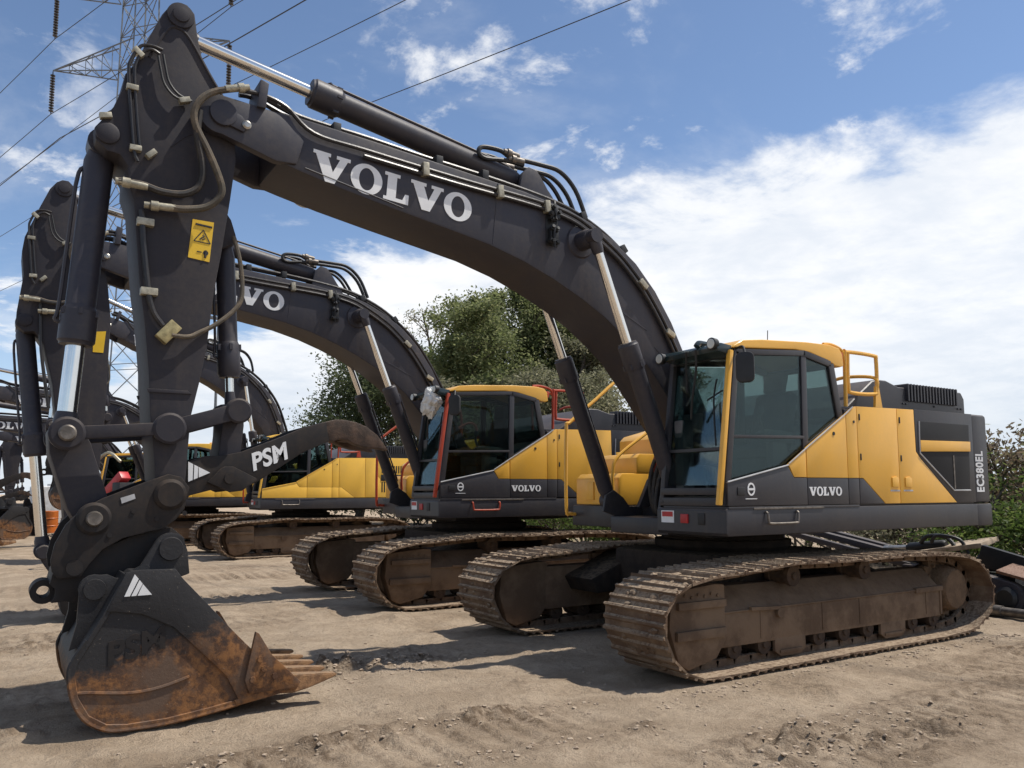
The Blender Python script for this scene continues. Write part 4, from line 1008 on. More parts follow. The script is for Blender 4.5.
def ground_at(x, y):
    d = math.hypot(x-CAM[0], y-CAM[1])
    amp = 1.0 if d < 25 else 25/d
    h = .035*noise.noise(Vector((x*.45, y*.45, 0)))+.030*noise.noise(Vector((x*1.3, y*1.3, 3)))+.020*noise.noise(Vector((x*3.4, y*3.4, 7)))+.011*noise.noise(Vector((x*9, y*9, 5)))
    dp = 0
    if d < 26:
        c = noise.noise(Vector((x*2.2, y*2.2, 11))); c2 = noise.noise(Vector((x*12, y*12, 2)))
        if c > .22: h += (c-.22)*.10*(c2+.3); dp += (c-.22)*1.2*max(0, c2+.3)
        for r in RUTS:
            a, b_ = rut(x, y, *r); h += a; dp += b_
        for hx, hy, hr, hh in HEAPS:
            q = ((x-hx)**2+((y-hy)*1.6)**2)/hr**2
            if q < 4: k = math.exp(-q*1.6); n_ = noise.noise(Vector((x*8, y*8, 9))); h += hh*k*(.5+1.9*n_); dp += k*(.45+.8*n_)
    h *= amp
    for tx, ty in ((0, 1.37), (0, -1.37), (.3, -3.78), (.3, -6.62)):      # level under the standing tracks
        fx = max(0, 1-max(0, abs(x-tx)-2.1)/.35); fy = max(0, 1-max(0, abs(y-ty)-.42)/.25); k = min(fx, fy)
        if k > 0: h = h*(1-k)+k*(-.004)
    if 5.2 < x < 6.9 and abs(y) < .75: h = min(h, .015)
    return h-.006, max(0, min(1, dp))
def gz(x, y): return ground_at(x, y)[0]
def axis_coords(lo, hi, fine, a, b):
    xs = []; x = a
    while x <= b: xs.append(x); x += fine
    st = fine; x = b
    while x < hi: st *= 1.16; x += st; xs.append(x)
    st = fine; x = a; left = []
    while x > lo: st *= 1.16; x -= st; left.append(x)
    return left[::-1]+xs
gx = axis_coords(-900, 900, .042, -4.2, 8.4); gy = axis_coords(-1200, 700, .042, -4.6, 4.6)
verts = []; soil_shade = []; ny = len(gy)
for x in gx:
    for y in gy:
        h, shd = ground_at(x, y); verts.append((x, y, h)); soil_shade.append(shd)
faces = [(i*ny+j, (i+1)*ny+j, (i+1)*ny+j+1, i*ny+j+1) for i in range(len(gx)-1) for j in range(ny-1)]
gme = bpy.data.meshes.new('ground'); gme.from_pydata(verts, [], faces); gme.update()
gme.attributes.new('soil_shade', 'FLOAT', 'POINT').data.foreach_set('value', soil_shade)
gme.polygons.foreach_set('use_smooth', [True]*len(gme.polygons))
m, nt, b, out = newmat('packed_dirt')
tc = nd(nt, 'ShaderNodeTexCoord'); v = tc.outputs['Object']
n0 = noise_n(nt, v, .35, 5, .6); n1 = noise_n(nt, v, 1.7, 7, .65, .3); n2 = noise_n(nt, v, 14, 7, .7); n3 = noise_n(nt, v, 70, 4, .7)
mp = nd(nt, 'ShaderNodeMapping'); mp.inputs['Scale'].default_value = (.35, 3.2, 1); nt.links.new(v, mp.inputs[0])
n4 = noise_n(nt, mp.outputs[0], 1.2, 6, .65, .4)      # long marks dragged along the row
vor = nd(nt, 'ShaderNodeTexVoronoi'); vor.inputs['Scale'].default_value = 34; vor.inputs['Randomness'].default_value = 1; nt.links.new(v, vor.inputs['Vector'])
c = mixc(nt, ramp(nt, n1, .36, .66), (.345, .262, .182), (.48, .375, .270))
c = mixc(nt, math_n(nt, 'MULTIPLY', ramp(nt, n4, .52, .68), .5), c, (.275, .203, .138))
c = mixc(nt, math_n(nt, 'MULTIPLY', ramp(nt, n0, .45, .65), .4), c, (.47, .375, .275))
c = mixc(nt, math_n(nt, 'MULTIPLY', ramp(nt, n2, .5, .68), .45), c, (.25, .183, .123))
c = mixc(nt, math_n(nt, 'MULTIPLY', ramp(nt, n3, .58, .72), .35), c, (.54, .46, .37))
peb = math_n(nt, 'MULTIPLY', math_n(nt, 'LESS_THAN', vor.outputs['Distance'], .2), math_n(nt, 'GREATER_THAN', n2, .53))
c = mixc(nt, math_n(nt, 'MULTIPLY', peb, .35), c, (.46, .41, .35))
at = nd(nt, 'ShaderNodeAttribute'); at.attribute_name = 'soil_shade'
c = mixc(nt, math_n(nt, 'MULTIPLY', at.outputs['Fac'], ramp(nt, n2, .30, .62)), c, (.14, .096, .062))  # darker turned soil, with shade of the prints painted in
nt.links.new(c, b.inputs['Base Color']); b.inputs['Roughness'].default_value = .95; b.inputs['Specular IOR Level'].default_value = .15
hgt = math_n(nt, 'ADD', math_n(nt, 'ADD', math_n(nt, 'MULTIPLY', n2, 1.0), math_n(nt, 'MULTIPLY', n3, .45)), math_n(nt, 'MULTIPLY', n1, 1.0))
hgt = math_n(nt, 'ADD', hgt, math_n(nt, 'MULTIPLY', peb, .25))
bump(nt, b, hgt, .95, .06)
DIRT = m
g = obj('ground', gme, DIRT); tag(g, kind='structure')
# loose clods and stones
rnd = random.Random(5); cl = MB()
def clod(x, y, r):
    b2 = bmesh.new(); bmesh.ops.create_icosphere(b2, subdivisions=1, radius=r)
    s = (rnd.uniform(.8, 1.5), rnd.uniform(.8, 1.5), rnd.uniform(.5, .9)); q = Matrix.Rotation(rnd.uniform(0, 6.3), 4, 'Z')
    for vv in b2.verts: vv.co = Vector((vv.co.x*s[0], vv.co.y*s[1], vv.co.z*s[2]))*rnd.uniform(.75, 1.25)
    bmesh.ops.transform(b2, matrix=Matrix.Translation((x, y, gz(x, y)+r*.15)) @ q, verts=b2.verts); return b2
allc = bmesh.new(); tmp = bpy.data.meshes.new('c')
for i in range(3000):
    k = rnd.random()
    if k < .30: x, y = rnd.uniform(-5, 8.5), rnd.uniform(-7, 4.6); r = .004+.016*rnd.random()**3
    elif k < .55: x, y = rnd.gauss(4.3, .5), rnd.gauss(-.6, .30); r = .004+.020*rnd.random()**2.5
    elif k < .72: x, y = rnd.uniform(3.2, 7), 2.0+rnd.choice((-.42, .42))+rnd.gauss(0, .08); r = .004+.016*rnd.random()**2.5
    elif k < .86: x, y = rnd.gauss(2.5, .6), rnd.gauss(3.3, .25); r = .004+.016*rnd.random()**2.5
    else: x, y = rnd.uniform(-2.6, 2.9), 1.37+.5+abs(rnd.gauss(0, .14)); r = .004+.016*rnd.random()**2.5
    if abs(y-1.37) < .42 and abs(x) < 2.5: continue
    b2 = clod(x, y, r); b2.to_mesh(tmp); b2.free(); allc.from_mesh(tmp)
cl.bm.free(); cl.bm = allc
o = obj('dirt_clods', cl, mud('loose_clods', (.24, .175, .12), (.37, .285, .205), (.46, .37, .28), 3, .5)); tag(o, 'small clods and stones of dry brown earth strewn over the yard', 'clods', kind='stuff')

# ------------------------------------------------------------------ vegetation
def leafmat(name, c1, c2, c3):
    m, nt, b, out = newmat(name)
    at = nd(nt, 'ShaderNodeAttribute'); at.attribute_name = 'tint'
    sep = nd(nt, 'ShaderNodeSeparateColor'); nt.links.new(at.outputs['Color'], sep.inputs[0])
    c = mixc(nt, sep.outputs[0], c1, c2); c = mixc(nt, ramp(nt, sep.outputs[1], .55, 1), c, c3)
    nt.links.new(c, b.inputs['Base Color']); b.inputs['Roughness'].default_value = .6; b.inputs['Specular IOR Level'].default_value = .25
    tl = nd(nt, 'ShaderNodeBsdfTranslucent'); nt.links.new(c, tl.inputs[0])
    mx = nd(nt, 'ShaderNodeMixShader'); mx.inputs[0].default_value = .55
    nt.links.new(b.outputs[0], mx.inputs[1]); nt.links.new(tl.outputs[0], mx.inputs[2]); nt.links.new(mx.outputs[0], out.inputs[0])
    return m
LM = {'green': leafmat('fresh_green_leaves', (.10, .125, .045), (.21, .24, .10), (.33, .34, .17)),
      'dark': leafmat('dark_green_leaves', (.05, .072, .034), (.105, .13, .06), (.17, .19, .09)),
      'olive': leafmat('olive_leaves', (.12, .125, .07), (.23, .225, .13), (.35, .33, .22)),
      'brown': leafmat('dry_reddish_twig_leaves', (.13, .095, .065), (.23, .175, .115), (.22, .23, .10)),
      'weed': leafmat('bright_weed_leaves', (.05, .085, .018), (.115, .17, .04), (.19, .235, .07))}
BARK = mud('grey_bark', (.07, .055, .042), (.12, .098, .078), (.15, .13, .1), 3, .5)
def plant(name, loc, h, w, leaf, n, seed, label, cat, group, trunk=.18, bare=.35, size=.16, stems=1, dens=1.0, limbs=34):
    rnd = random.Random(seed); root = empty(name, loc, 0, 1, label, cat, group)
    mb = MB(); tips = []
    for s in range(stems):
        bx = rnd.uniform(-.25, .25)*w*(stems > 1); by_ = rnd.uniform(-.25, .25)*w*(stems > 1)
        P0 = [Vector((bx, by_, -.1))]
        for k in range(1, 6): P0.append(P0[-1]+Vector((rnd.uniform(-.05, .05)*h, rnd.uniform(-.05, .05)*h, h*.165)))
        tr = trunk*(1 if stems == 1 else .6)
        mb.tube(P0, lambda t, tr=tr: tr*(1-.85*t)+.012, 7, True, 3)
        for i in range(limbs//stems):
            t = bare+(1-bare)*((i+rnd.random())/(limbs//stems)); k = min(4, int(t*5)); p = P0[k].lerp(P0[k+1], t*5-k)
            a = rnd.uniform(0, 2*PI); L = w*.5*math.sin(PI*(.22+.66*t))*rnd.uniform(.55, 1.05)
            d = Vector((math.cos(a), math.sin(a), rnd.uniform(.25, .95))); q = p+d*L*.55+Vector((0, 0, .05*L)); e = p+d*L+Vector((rnd.uniform(-.1, .1), rnd.uniform(-.1, .1), rnd.uniform(-.05, .2)))*L
            r0 = tr*.38*(1.1-t)+.015
            mb.tube([p, q, e], lambda u, r0=r0: r0*(1-.8*u)+.006, 5, True, 3)
            tips.append((q, L)); tips.append((e, L)); tips.append((q.lerp(e, .5), L))
            for _ in range(3):
                e2 = q.lerp(e, rnd.random())+Vector((rnd.uniform(-1, 1), rnd.uniform(-1, 1), rnd.uniform(-.2, .9)))*L*.35
                mb.tube([q.lerp(e, .3), e2], lambda u: .010*(1-.6*u)+.004, 4, False); tips.append((e2, L*.7))
        tips.append((P0[-1], w*.2))
    obj('trunk', mb, BARK, root)
    # leaves: small blades in clumps around the limb ends
    V = []; F = []; T = []
    for i in range(n):
        c, L = rnd.choice(tips); s = max(.08, .13*L+.018*w)*dens
        p = c+Vector((rnd.gauss(0, s), rnd.gauss(0, s), rnd.gauss(0, s*.8)))
        if p.z < .05: p.z = rnd.uniform(.05, .4)
        ax = Vector((rnd.gauss(0, 1), rnd.gauss(0, 1), rnd.gauss(0, .7))).normalized(); ay = ax.orthogonal().normalized()
        ay = Matrix.Rotation(rnd.uniform(0, 6.3), 3, ax) @ ay
        l = size*rnd.uniform(.6, 1.3); wd = l*rnd.uniform(.3, .55); k = len(V)
        V += [p-ax*l*.5, p+ay*wd*.5, p+ax*l*.5, p-ay*wd*.5]; F.append((k, k+1, k+2, k+3))
        cl_ = .5+.5*noise.noise(p*(1.4/ max(.6, w*.3))+Vector((seed, 0, 0))); T.append((min(1, max(0, cl_*.7+rnd.uniform(0, .3))), rnd.random(), 0, 1))
    me = bpy.data.meshes.new('crown'); me.from_pydata([tuple(x) for x in V], [], F); me.update()
    ca = me.color_attributes.new('tint', 'FLOAT_COLOR', 'CORNER')
    flat = []
    for t in T: flat += list(t)*4
    ca.data.foreach_set('color', flat)
    obj('crown' if cat == 'tree' else 'foliage', me, LM[leaf], root)
    return root
TG = 'trees beyond the yard'
TREES = [(484, 39, 12.6, 6.0, 'green', 40000, 'green tree filling the gap left of the tallest one', .22, .03),
         (536, 41, 13.2, 6.0, 'green', 38000, 'green tree filling the gap right of the tallest one', .22, .03),
         (468, 33, 6.6, 5.5, 'olive', 22000, 'low olive scrub tree directly behind the second cab roof', .15, .03),
         (358, 44, 11.0, 7.4, 'dark', 34000, 'dark green rounded tree left of the second excavator boom', .25, .04),
         (430, 46, 15.0, 6.5, 'olive', 1300, 'nearly bare grey tree with thin twigs beside the second boom', .2, .2),
         (451, 40, 10.8, 5.2, 'weed', 24000, 'light green tree right beside the bare twiggy one', .18, .03),
         (503, 40, 13.6, 7.0, 'green', 44000, 'tallest green tree above the second excavator cab roof', .3, .04),
         (566, 39, 12.0, 6.0, 'green', 44000, 'broad green tree right of the tallest, framed under the big boom', .28, .04),
         (612, 37, 10.2, 5.2, 'olive', 30000, 'olive tree behind the near boom cylinders', .25, .04),
         (645, 36, 8.6, 4.2, 'olive', 16000, 'low olive tree seen between boom and near cab', .22, .04),
         (532, 34, 7.4, 5.2, 'olive', 24000, 'low greyish olive tree right behind the red roof rail', .15, .03),
         (472, 36, 11.0, 6.0, 'green', 30000, 'slimmer green tree left of the tallest, behind the second cab', .18, .03),
         (590, 33, 6.8, 5.2, 'olive', 24000, 'low scrubby olive tree behind the near yellow handrail', .15, .03),
         (403, 41, 8.8, 7.0, 'dark', 26000, 'low dark tree under the second boom', .15, .03)]
for i, (px, d, h, w, lf, n, lb, tr, br) in enumerate(TREES):
    plant('tree', toward(px, d), h, w, lf, n, 40+i, lb, 'tree', TG, tr, br, .19 if d > 35 else .16)
SG = 'shrubs along the back edge of the yard'
SHR = [(1012, 17.5, 2.9, 2.4, 'brown', 6500, 'tall reddish brown twiggy shrub at the right edge'),
       (1050, 16.5, 2.7, 2.4, 'brown', 5000, 'reddish twiggy shrub just right of the tall one'),
       (1012, 15.0, 1.3, 3.0, 'weed', 9000, 'bright green weedy shrub at the right edge behind the scrap parts'),
       (975, 19.5, 1.9, 2.8, 'brown', 5000, 'dry brown shrub right behind the counterweight'),
       (935, 19.0, 1.6, 3.0, 'olive', 6000, 'olive shrub seen under the counterweight, right part'),
       (890, 20.0, 1.6, 3.0, 'olive', 6000, 'olive shrub seen under the rear panel'),
       (845, 21.0, 1.7, 3.0, 'weed', 2800, 'green shrub hidden behind the yellow service doors'),
       (610, 23.0, 1.1, 2.6, 'weed', 7000, 'low bright green weeds between the two nearest excavators'),
       (570, 25.0, 1.2, 3.0, 'weed', 7000, 'low green weeds under the second engine house'),
       (545, 27.0, 1.0, 2.6, 'weed', 2600, 'low green weeds left under the second engine house'),
       (412, 36.0, 1.2, 3.0, 'weed', 2200, 'low green weeds under the third excavator'),
       (700, 23.0, 2.0, 3.2, 'olive', 5000, 'olive shrub behind the nearest cab'),
       (770, 22.0, 2.0, 3.2, 'olive', 5000, 'olive shrub behind the nearest cab door')]
for i, (px, d, h, w, lf, n, lb) in enumerate(SHR):
    plant('shrub', toward(px, d), h, w, lf, n, 90+i, lb, 'shrub', SG, .05, .05, .10, 5, 1.0, 30)

# ------------------------------------------------------------------ fence behind the yard
fn = empty('pipe_fence', (-11.6, -12, 0), 0, 1, 'grey pipe rail fence on posts behind the nearest excavator', 'fence')
FM = plain('weathered_pipe', (.22, .21, .20), .6, .3, .2)
obj('rail', MB().tube([(0, -28, 1.82), (0, 17, 1.82)], .05, 8, False).tube([(0, -28, 1.0), (0, 17, 1.0)], .035, 8, False), FM, fn)
for k in range(16):
    obj('post', cached('fpost', lambda: MB().cyl((0, 0, -.1), (0, 0, 1.86), [(0, .06), (1.92, .06), (1.96, .03)], 10)), FM, fn, Matrix.Translation((.09, -28+k*3, 0)))

# ------------------------------------------------------------------ scrap parts behind the nearest excavator's tail
db = empty('detached_arm', (-5.0, -1.2, 0), 0, 1, 'black detached arm frame of parallel bars lying behind the rear of the near track', 'machine part')
obj('arm_beam', MB().bar((-.30, -2.6, 1.16), (-.10, .75, .56), .10, .14, .012).bar((0, -2.6, 1.14), (.1, .75, .54), .10, .14, .012).bar((.28, -2.6, 1.06), (.32, .75, .46), .09, .12, .012).box((-.35, .6, .0), (.45, 1.0, .50), .03).box((-.35, -2.6, 0), (.35, -2.2, 1.0), .03), M['char'], db)
obj('arm_cylinder', MB().cyl((.10, .50, .72), (.08, 1.12, .80), [(0, .06), (.05, .085), (.58, .085), (.62, .06)], 20), M['black'], db)
obj('cylinder_rod', MB().cyl((.10, .52, .725), (.12, .12, .69), .05, 16), M['steel'], db)
obj('arm_hose', MB().tube([(.15, .75, .82), (.2, .9, .93), (.15, 1.15, .92), (.2, 1.35, .72)], .03, 8), M['black'], db)
obj('arm_hose', MB().tube([(.2, .95, .84), (.3, 1.1, .95), (.25, 1.4, .90), (.2, 1.5, .7)], .026, 8), M['black'], db)
pl = empty('wooden_plank', (-5.0, -.02, .78), 0, 1); tag(pl, 'pale weathered wooden plank lying on the scrap machine parts', 'plank')
obj('board', MB().prism([(-.26, -.035), (.26, -.035), (.26, .035), (-.26, .035)], -.56, .54, .006).xf(Matrix.Rotation(R(10), 4, 'X') @ Matrix.Rotation(R(9), 4, 'Y')), plain('weathered_wood', (.36, .28, .20), .85, 0, .3, 9, .2), pl)
rl = empty('steel_roller', (-4.75, .72, .55), 0, 1, 'ribbed black steel roller stacked on scrap behind the sprocket', 'roller')
pr = [(0, .09)]
for k in range(9): pr += [(.03+k*.055, .11), (.05+k*.055, .135), (.07+k*.055, .11)]
pr += [(.60, .09)]
obj('drum', MB().cyl((-.1, -.28, .04), (.06, .30, .08), pr, 24), M['char'], rl)
obj('stand', MB().box((-.3, -.3, -.55), (.25, .35, -.10), .02), M['black'], rl)
def yz(mb): return mb.xf(Matrix(((0, 1, 0, 0), (1, 0, 0, 0), (0, 0, 1, 0), (0, 0, 0, 1))))
gp = empty('crank_arm', (-4.0, 1.13, 0), 0, 1, 'round ended black crank arm leaning on scrap at right edge', 'machine part')
obj('lever', yz(MB().prism(circ(.10, .23, .20, 70, -110, 12)+[(-.75, .36), (-.72, .62)], -.10, .06, .02)), M['char'], gp)
obj('boss', MB().cyl((.05, .10, .23), (.14, .10, .23), [(0, .14), (.05, .14), (.08, .10)], 24), M['black'], gp)
obj('base', MB().box((-.6, -.7, 0), (-.14, .75, .34), .02).bar((-.5, -.5, .72), (-.45, 1.2, .30), .3, .10, .02), M['black'], gp)
rp = empty('rusty_plate', (-4.2, 1.5, .50), 0, 1, 'rusty flat steel plate resting on the scrap at right edge', 'steel plate')
obj('plate', MB().box((-.22, -.42, -.02), (.22, .6, .02), .004).xf(Matrix.Rotation(R(-12), 4, 'X') @ Matrix.Rotation(R(10), 4, 'Y')), mud('rusty_plate_steel', (.11, .055, .035), (.2, .115, .08), (.3, .2, .15), 3, .2, .7), rp)
pp = empty('steel_pipe', (-3.72, 1.0, .075), 0, 1, 'dark steel pipe lying on the dirt behind the rear of the near track', 'pipe')
obj('tube', MB().cyl((0, 0, 0), (.12, 2.2, 0), [(0, .075), (.28, .075), (.285, .06), (1.0, .06), (1.01, .072), (1.2, .072), (1.21, .06), (2.2, .06)], 16), M['dirtysteel'], pp)

# ------------------------------------------------------------------ clutter at far left
def junk(px, d): return toward(px, d)
p = junk(52, 44); tt = empty('tote', p, R(20), 1.3, 'white plastic tote standing on dirt at far left behind the excavator rod', 'tote')
obj('tank', MB().box((-.55, -.5, .15), (.55, .5, 1.5), .06, 3).cyl((0, 0, 1.5), (0, 0, 1.58), .14, 16), plain('white_plastic', (.58, .58, .58), .5), tt); obj('pallet', MB().box((-.6, -.55, 0), (.6, .55, .14), .01), plain('pallet_wood', (.25, .18, .12), .9), tt)
p = junk(52, 38); ob = empty('drum', p, 0, 1, 'orange steel drum beside the white tote', 'drum')
obj('barrel', MB().cyl((0, 0, 0), (0, 0, .9), [(0, .28), (.02, .3), (.28, .3), (.3, .315), (.32, .3), (.58, .3), (.6, .315), (.62, .3), (.88, .3), (.9, .28)], 28), plain('orange_drum_paint', (.5, .13, .02), .5), ob)
for i, (px, d, lb) in enumerate(((4, 34, 'dark loose excavator bucket at the far left edge'), (17, 36, 'dark loose excavator bucket right of the one at the edge'), (25, 43, 'dark loose excavator bucket nearest the white tote'))):
    bk = empty('loose_bucket', junk(px, d), R(200+25*i), 1.1, lb, 'bucket', 'loose buckets at far left')
    for (nm, key, mm) in (('bucket_shell', 'bucket', M['bucket'] if i != 1 else M['coupler']), ('side_cutter', 'scut1', M['coupler'])): obj(nm, MESH[key], mm, bk, Matrix.Translation((-6.1, 0, -.02)))
    for k in range(5): obj('bucket_tooth', MESH['tooth'], M['tooth'], bk, Matrix.Translation((-6.1, -.545+k*.2725, -.02)))
p = junk(113, 20); rb = empty('red_breaker', p, R(-60), 1, 'bright red hydraulic machine part standing behind the big coupler', 'machine part')
obj('body', MB().bar((-.40, 0, 2.02), (.45, 0, 1.35), .24, .20, .03).bar((-.7, .1, 1.65), (0, .1, 1.3), .14, .16, .02), M['red'], rb); obj('leg', MB().box((-.5, -.2, 0), (-.25, .2, 1.85), .02).box((.2, -.2, 0), (.45, .2, 1.4), .02), M['black'], rb)
obj('hose', MB().tube([(-.5, .2, 2.3), (-.2, .3, 2.5), (.3, .25, 2.2), (.5, .2, 1.5)], .035, 8), M['zinc'], rb)

# ------------------------------------------------------------------ plastic bag on the second machine's visor
bagm = plain('thin_white_plastic', (.62, .62, .60), .45, 0, .1)
bb = bmesh.new(); bmesh.ops.create_icosphere(bb, subdivisions=5, radius=1)
for v_ in bb.verts:
    n_ = v_.co.copy(); k = 1+.38*noise.noise(n_*1.9+Vector((3, 1, 0)))+.22*abs(noise.noise(n_*4.5))+.10*abs(noise.noise(n_*10))
    v_.co = Vector((n_.x*.10*k, n_.y*.20*k+.05*n_.z, n_.z*.19*k*(1-.25*n_.y)))
bg = MB(); bg.bm.free(); bg.bm = bb
o = obj('plastic_bag', bg, bagm); o.location = (.30+1.035*1.50, -5.2+1.035*1.20, 1.035*2.86); tag(o, 'crumpled white plastic bag tied over the front light of the second cab', 'plastic bag')

# ------------------------------------------------------------------ power line
D = Vector((.314, -.949, 0)).normalized()
TB_ = Vector((1.085, -48.25, 0)); AX = Vector((-9.23, 10.03, 0)).normalized()
tw = empty('lattice_tower', TB_, 0, 1, 'grey steel lattice power line tower rising behind the raised arms', 'power tower')
TM = plain('galvanised_steel', (.17, .18, .19), .55, .5, .1)
def tower_mesh():
    mb = MB(); Z = [0, 5, 9.5, 13.5, 17, 20, 22.5, 25, 27.3, 29.5, 31.7, 33.9, 36, 38, 40]
    hw = lambda z: 3.3-2.25*min(1, z/24) if z < 24 else 1.05-.25*(z-24)/16
    cor = lambda z: [AX*sx*hw(z)+D*sy*hw(z)+Vector((0, 0, z)) for sx, sy in ((1, 1), (1, -1), (-1, -1), (-1, 1))]
    L = lambda a, b, w: mb.tube([a, b], w, 4, False)
    for z0, z1 in zip(Z, Z[1:]):
        a, c = cor(z0), cor(z1)
        for i in range(4):
            L(a[i], c[i], .06); L(c[i], c[(i+1) % 4], .03); L(a[i], c[(i+1) % 4], .033); L(a[(i+1) % 4], c[i], .033)
    return mb
def arms_mesh(z, Ln):
    mb = MB(); L = lambda a, b, w: mb.tube([a, b], w, 4, False)
    for s in (1, -1):
        tip = AX*s*Ln+Vector((0, 0, z-.35)); w = 1.0
        A = [AX*s*w+D*w*q+Vector((0, 0, z+.45*0+dz)) for q in (1, -1) for dz in (0, 1.5)]
        lo1, up1, lo2, up2 = A[0]-Vector((0, 0, 1.5)), A[1]-Vector((0, 0, .8)), A[2]-Vector((0, 0, 1.5)), A[3]-Vector((0, 0, .8))
        for q in (lo1, up1, lo2, up2): L(q, tip, .045)
        for t in (.25, .5, .75):
            P_ = [q.lerp(tip, t) for q in (lo1, up1, lo2, up2)]; Q_ = [q.lerp(tip, t-.25) for q in (lo1, up1, lo2, up2)]
            L(P_[0], P_[1], .03); L(P_[2], P_[3], .03); L(P_[0], P_[2], .03); L(P_[1], P_[3], .03); L(Q_[0], P_[1], .03); L(Q_[2], P_[3], .03); L(Q_[0], P_[2], .03)
    return mb
obj('tower_frame', tower_mesh(), TM, tw)
INS = plain('dark_insulator', (.035, .03, .03), .3)
ends = []
for z in (30.3, 35.6):
    obj('crossarm', arms_mesh(z, 6.8), TM, tw)
    for s in (1, -1):
        tip = AX*s*6.8+Vector((0, 0, z-.4))
        prof = [(0, .03)]
        for k in range(14): t = .25+k*.19; prof += [(t, .04), (t+.03, .16), (t+.09, .15), (t+.12, .04)]
        prof += [(3.0, .03)]
        obj('insulator', MB().cyl(tip, tip-Vector((0, 0, 3.0)), prof, 10), INS, tw)
        ends.append(TB_+tip-Vector((0, 0, 3.0)))
def wire(P0, lb, name='power_line', r=.024):
    pts = []
    for k in range(-26, 31):
        t = k*5.0; sag = .00045*t*t if t > 0 else .00045*t*t
        pts.append(P0+D*t-Vector((0, 0, .06*abs(t)-sag)))
    w = empty(name, P0, 0, 1, lb, 'power line', 'power lines overhead')
    mb = MB(); mb.tube([q-P0 for q in pts], r, 5, False)
    obj('cable', mb, M['black'], w); return w
def ray_pt(px, py, dist):
    d = (f*FPX+r2*(px-512)-u2*(py-414)).normalized(); return Vector(CAM)+d*dist
lbs = ['thin power line from the left end of the lower tower arm', 'thin power line from the right end of the lower tower arm', 'thin power line from the left end of the upper tower arm', 'thin power line from the right end of the upper tower arm']
order = sorted(range(4), key=lambda i: ends[i].z)
for i, e in enumerate(ends): wire(e, lbs[i] if (ends[i]-TB_).dot(AX) < 0 else lbs[i])
wire(ray_pt(325, 120, 52), 'lowest thin power line crossing behind the arm cylinder')
wire(ray_pt(60, 138, 60), 'faint lower power line left of the tower, under the left insulator', r=.028)

lp = empty('light_pole', toward(213, 60), 0, 1, 'slim grey light pole far behind between arm and thumb cylinder', 'light pole')
obj('shaft', MB().cyl((0, 0, 0), (0, 0, 14), [(0, .14), (14, .07)], 10), TM, lp); obj('lamp_head', MB().box((-.6, -.2, 13.9), (.6, .2, 14.1), .03), TM, lp)

# ------------------------------------------------------------------ sky and sun
SUN = Vector((-.50, .21, 1)).normalized()
el = math.asin(SUN.z); az = math.atan2(SUN.x, SUN.y)         # azimuth from +y, clockwise
w = bpy.data.worlds.new('World'); scn.world = w; w.use_nodes = True; nt = w.node_tree; nt.nodes.clear()
out = nd(nt, 'ShaderNodeOutputWorld'); sky = nd(nt, 'ShaderNodeTexSky', sky_type='NISHITA'); sky.sun_disc = False
sky.sun_elevation = el; sky.sun_rotation = az; sky.air_density = 1.0; sky.dust_density = .6; sky.ozone_density = 1.6; sky.altitude = 1500
b1 = nd(nt, 'ShaderNodeBackground'); b1.inputs[1].default_value = .15; nt.links.new(sky.outputs[0], b1.inputs[0])
tc = nd(nt, 'ShaderNodeTexCoord'); dirv = tc.outputs['Generated']
sp = nd(nt, 'ShaderNodeSeparateXYZ'); nt.links.new(dirv, sp.inputs[0])
X, Y, Z = sp.outputs
zz = math_n(nt, 'ADD', math_n(nt, 'MAXIMUM', Z, 0), .16)
cv = nd(nt, 'ShaderNodeCombineXYZ'); nt.links.new(math_n(nt, 'DIVIDE', X, zz), cv.inputs[0]); nt.links.new(math_n(nt, 'DIVIDE', Y, zz), cv.inputs[1])
nA = noise_n(nt, cv.outputs[0], 1.15, 9, .60, .35); nB = noise_n(nt, cv.outputs[0], 3.6, 8, .62, .25); nC = noise_n(nt, cv.outputs[0], .8, 5, .55)
zb = math_n(nt, 'ADD', math_n(nt, 'MULTIPLY', X, -.36), .140)
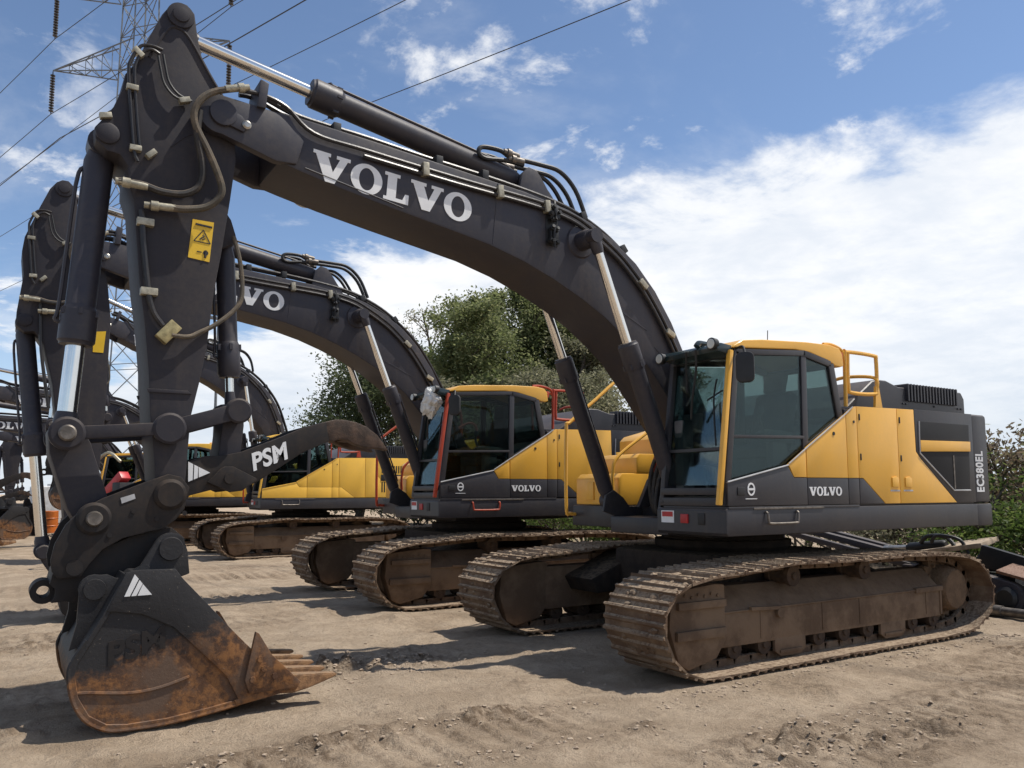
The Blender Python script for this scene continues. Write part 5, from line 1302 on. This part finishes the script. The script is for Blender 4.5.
bank = math_n(nt, 'ADD', math_n(nt, 'SUBTRACT', zb, Z), math_n(nt, 'MULTIPLY', math_n(nt, 'SUBTRACT', nA, .5), .42))
bank = math_n(nt, 'ADD', bank, math_n(nt, 'MULTIPLY', math_n(nt, 'SUBTRACT', nB, .5), .20))
bank = ramp(nt, bank, -.02, .06)
puff = math_n(nt, 'MULTIPLY', ramp(nt, math_n(nt, 'ADD', math_n(nt, 'MULTIPLY', nB, .65), math_n(nt, 'MULTIPLY', nA, .35)), .50, .60), ramp(nt, nC, .32, .50))
wisp = math_n(nt, 'MULTIPLY', ramp(nt, nA, .45, .70), .42)
dens = math_n(nt, 'MAXIMUM', math_n(nt, 'MAXIMUM', math_n(nt, 'MULTIPLY', bank, .93), math_n(nt, 'MULTIPLY', puff, .85)), wisp)
haze = math_n(nt, 'MULTIPLY', math_n(nt, 'SUBTRACT', 1, ramp(nt, Z, .0, .22)), .45)
dens = math_n(nt, 'MAXIMUM', dens, haze)
shade = ramp(nt, math_n(nt, 'ADD', math_n(nt, 'MULTIPLY', nB, .5), math_n(nt, 'MULTIPLY', nA, .5)), .40, .60)
cc = mixc(nt, shade, (.80, .84, .90), (1.0, 1.0, 1.0))
cc = mixc(nt, math_n(nt, 'MULTIPLY', math_n(nt, 'SUBTRACT', 1, ramp(nt, Z, .03, .22)), .6), cc, (.56, .64, .75))
b2 = nd(nt, 'ShaderNodeBackground'); nt.links.new(cc, b2.inputs[0]); b2.inputs[1].default_value = 1.08
mx = nd(nt, 'ShaderNodeMixShader'); nt.links.new(dens, mx.inputs[0]); nt.links.new(b1.outputs[0], mx.inputs[1]); nt.links.new(b2.outputs[0], mx.inputs[2])
nt.links.new(mx.outputs[0], out.inputs[0])
sl = bpy.data.lights.new('sun', 'SUN'); sl.energy = 5.0; sl.angle = R(.5); sl.color = (1, .95, .87)
so = bpy.data.objects.new('sun', sl); COL.objects.link(so); so.rotation_euler = (-SUN).to_track_quat('-Z', 'Y').to_euler(); so.location = (0, 0, 30)
scn.view_settings.view_transform = 'Standard'; scn.view_settings.look = 'None'; scn.view_settings.exposure = 0
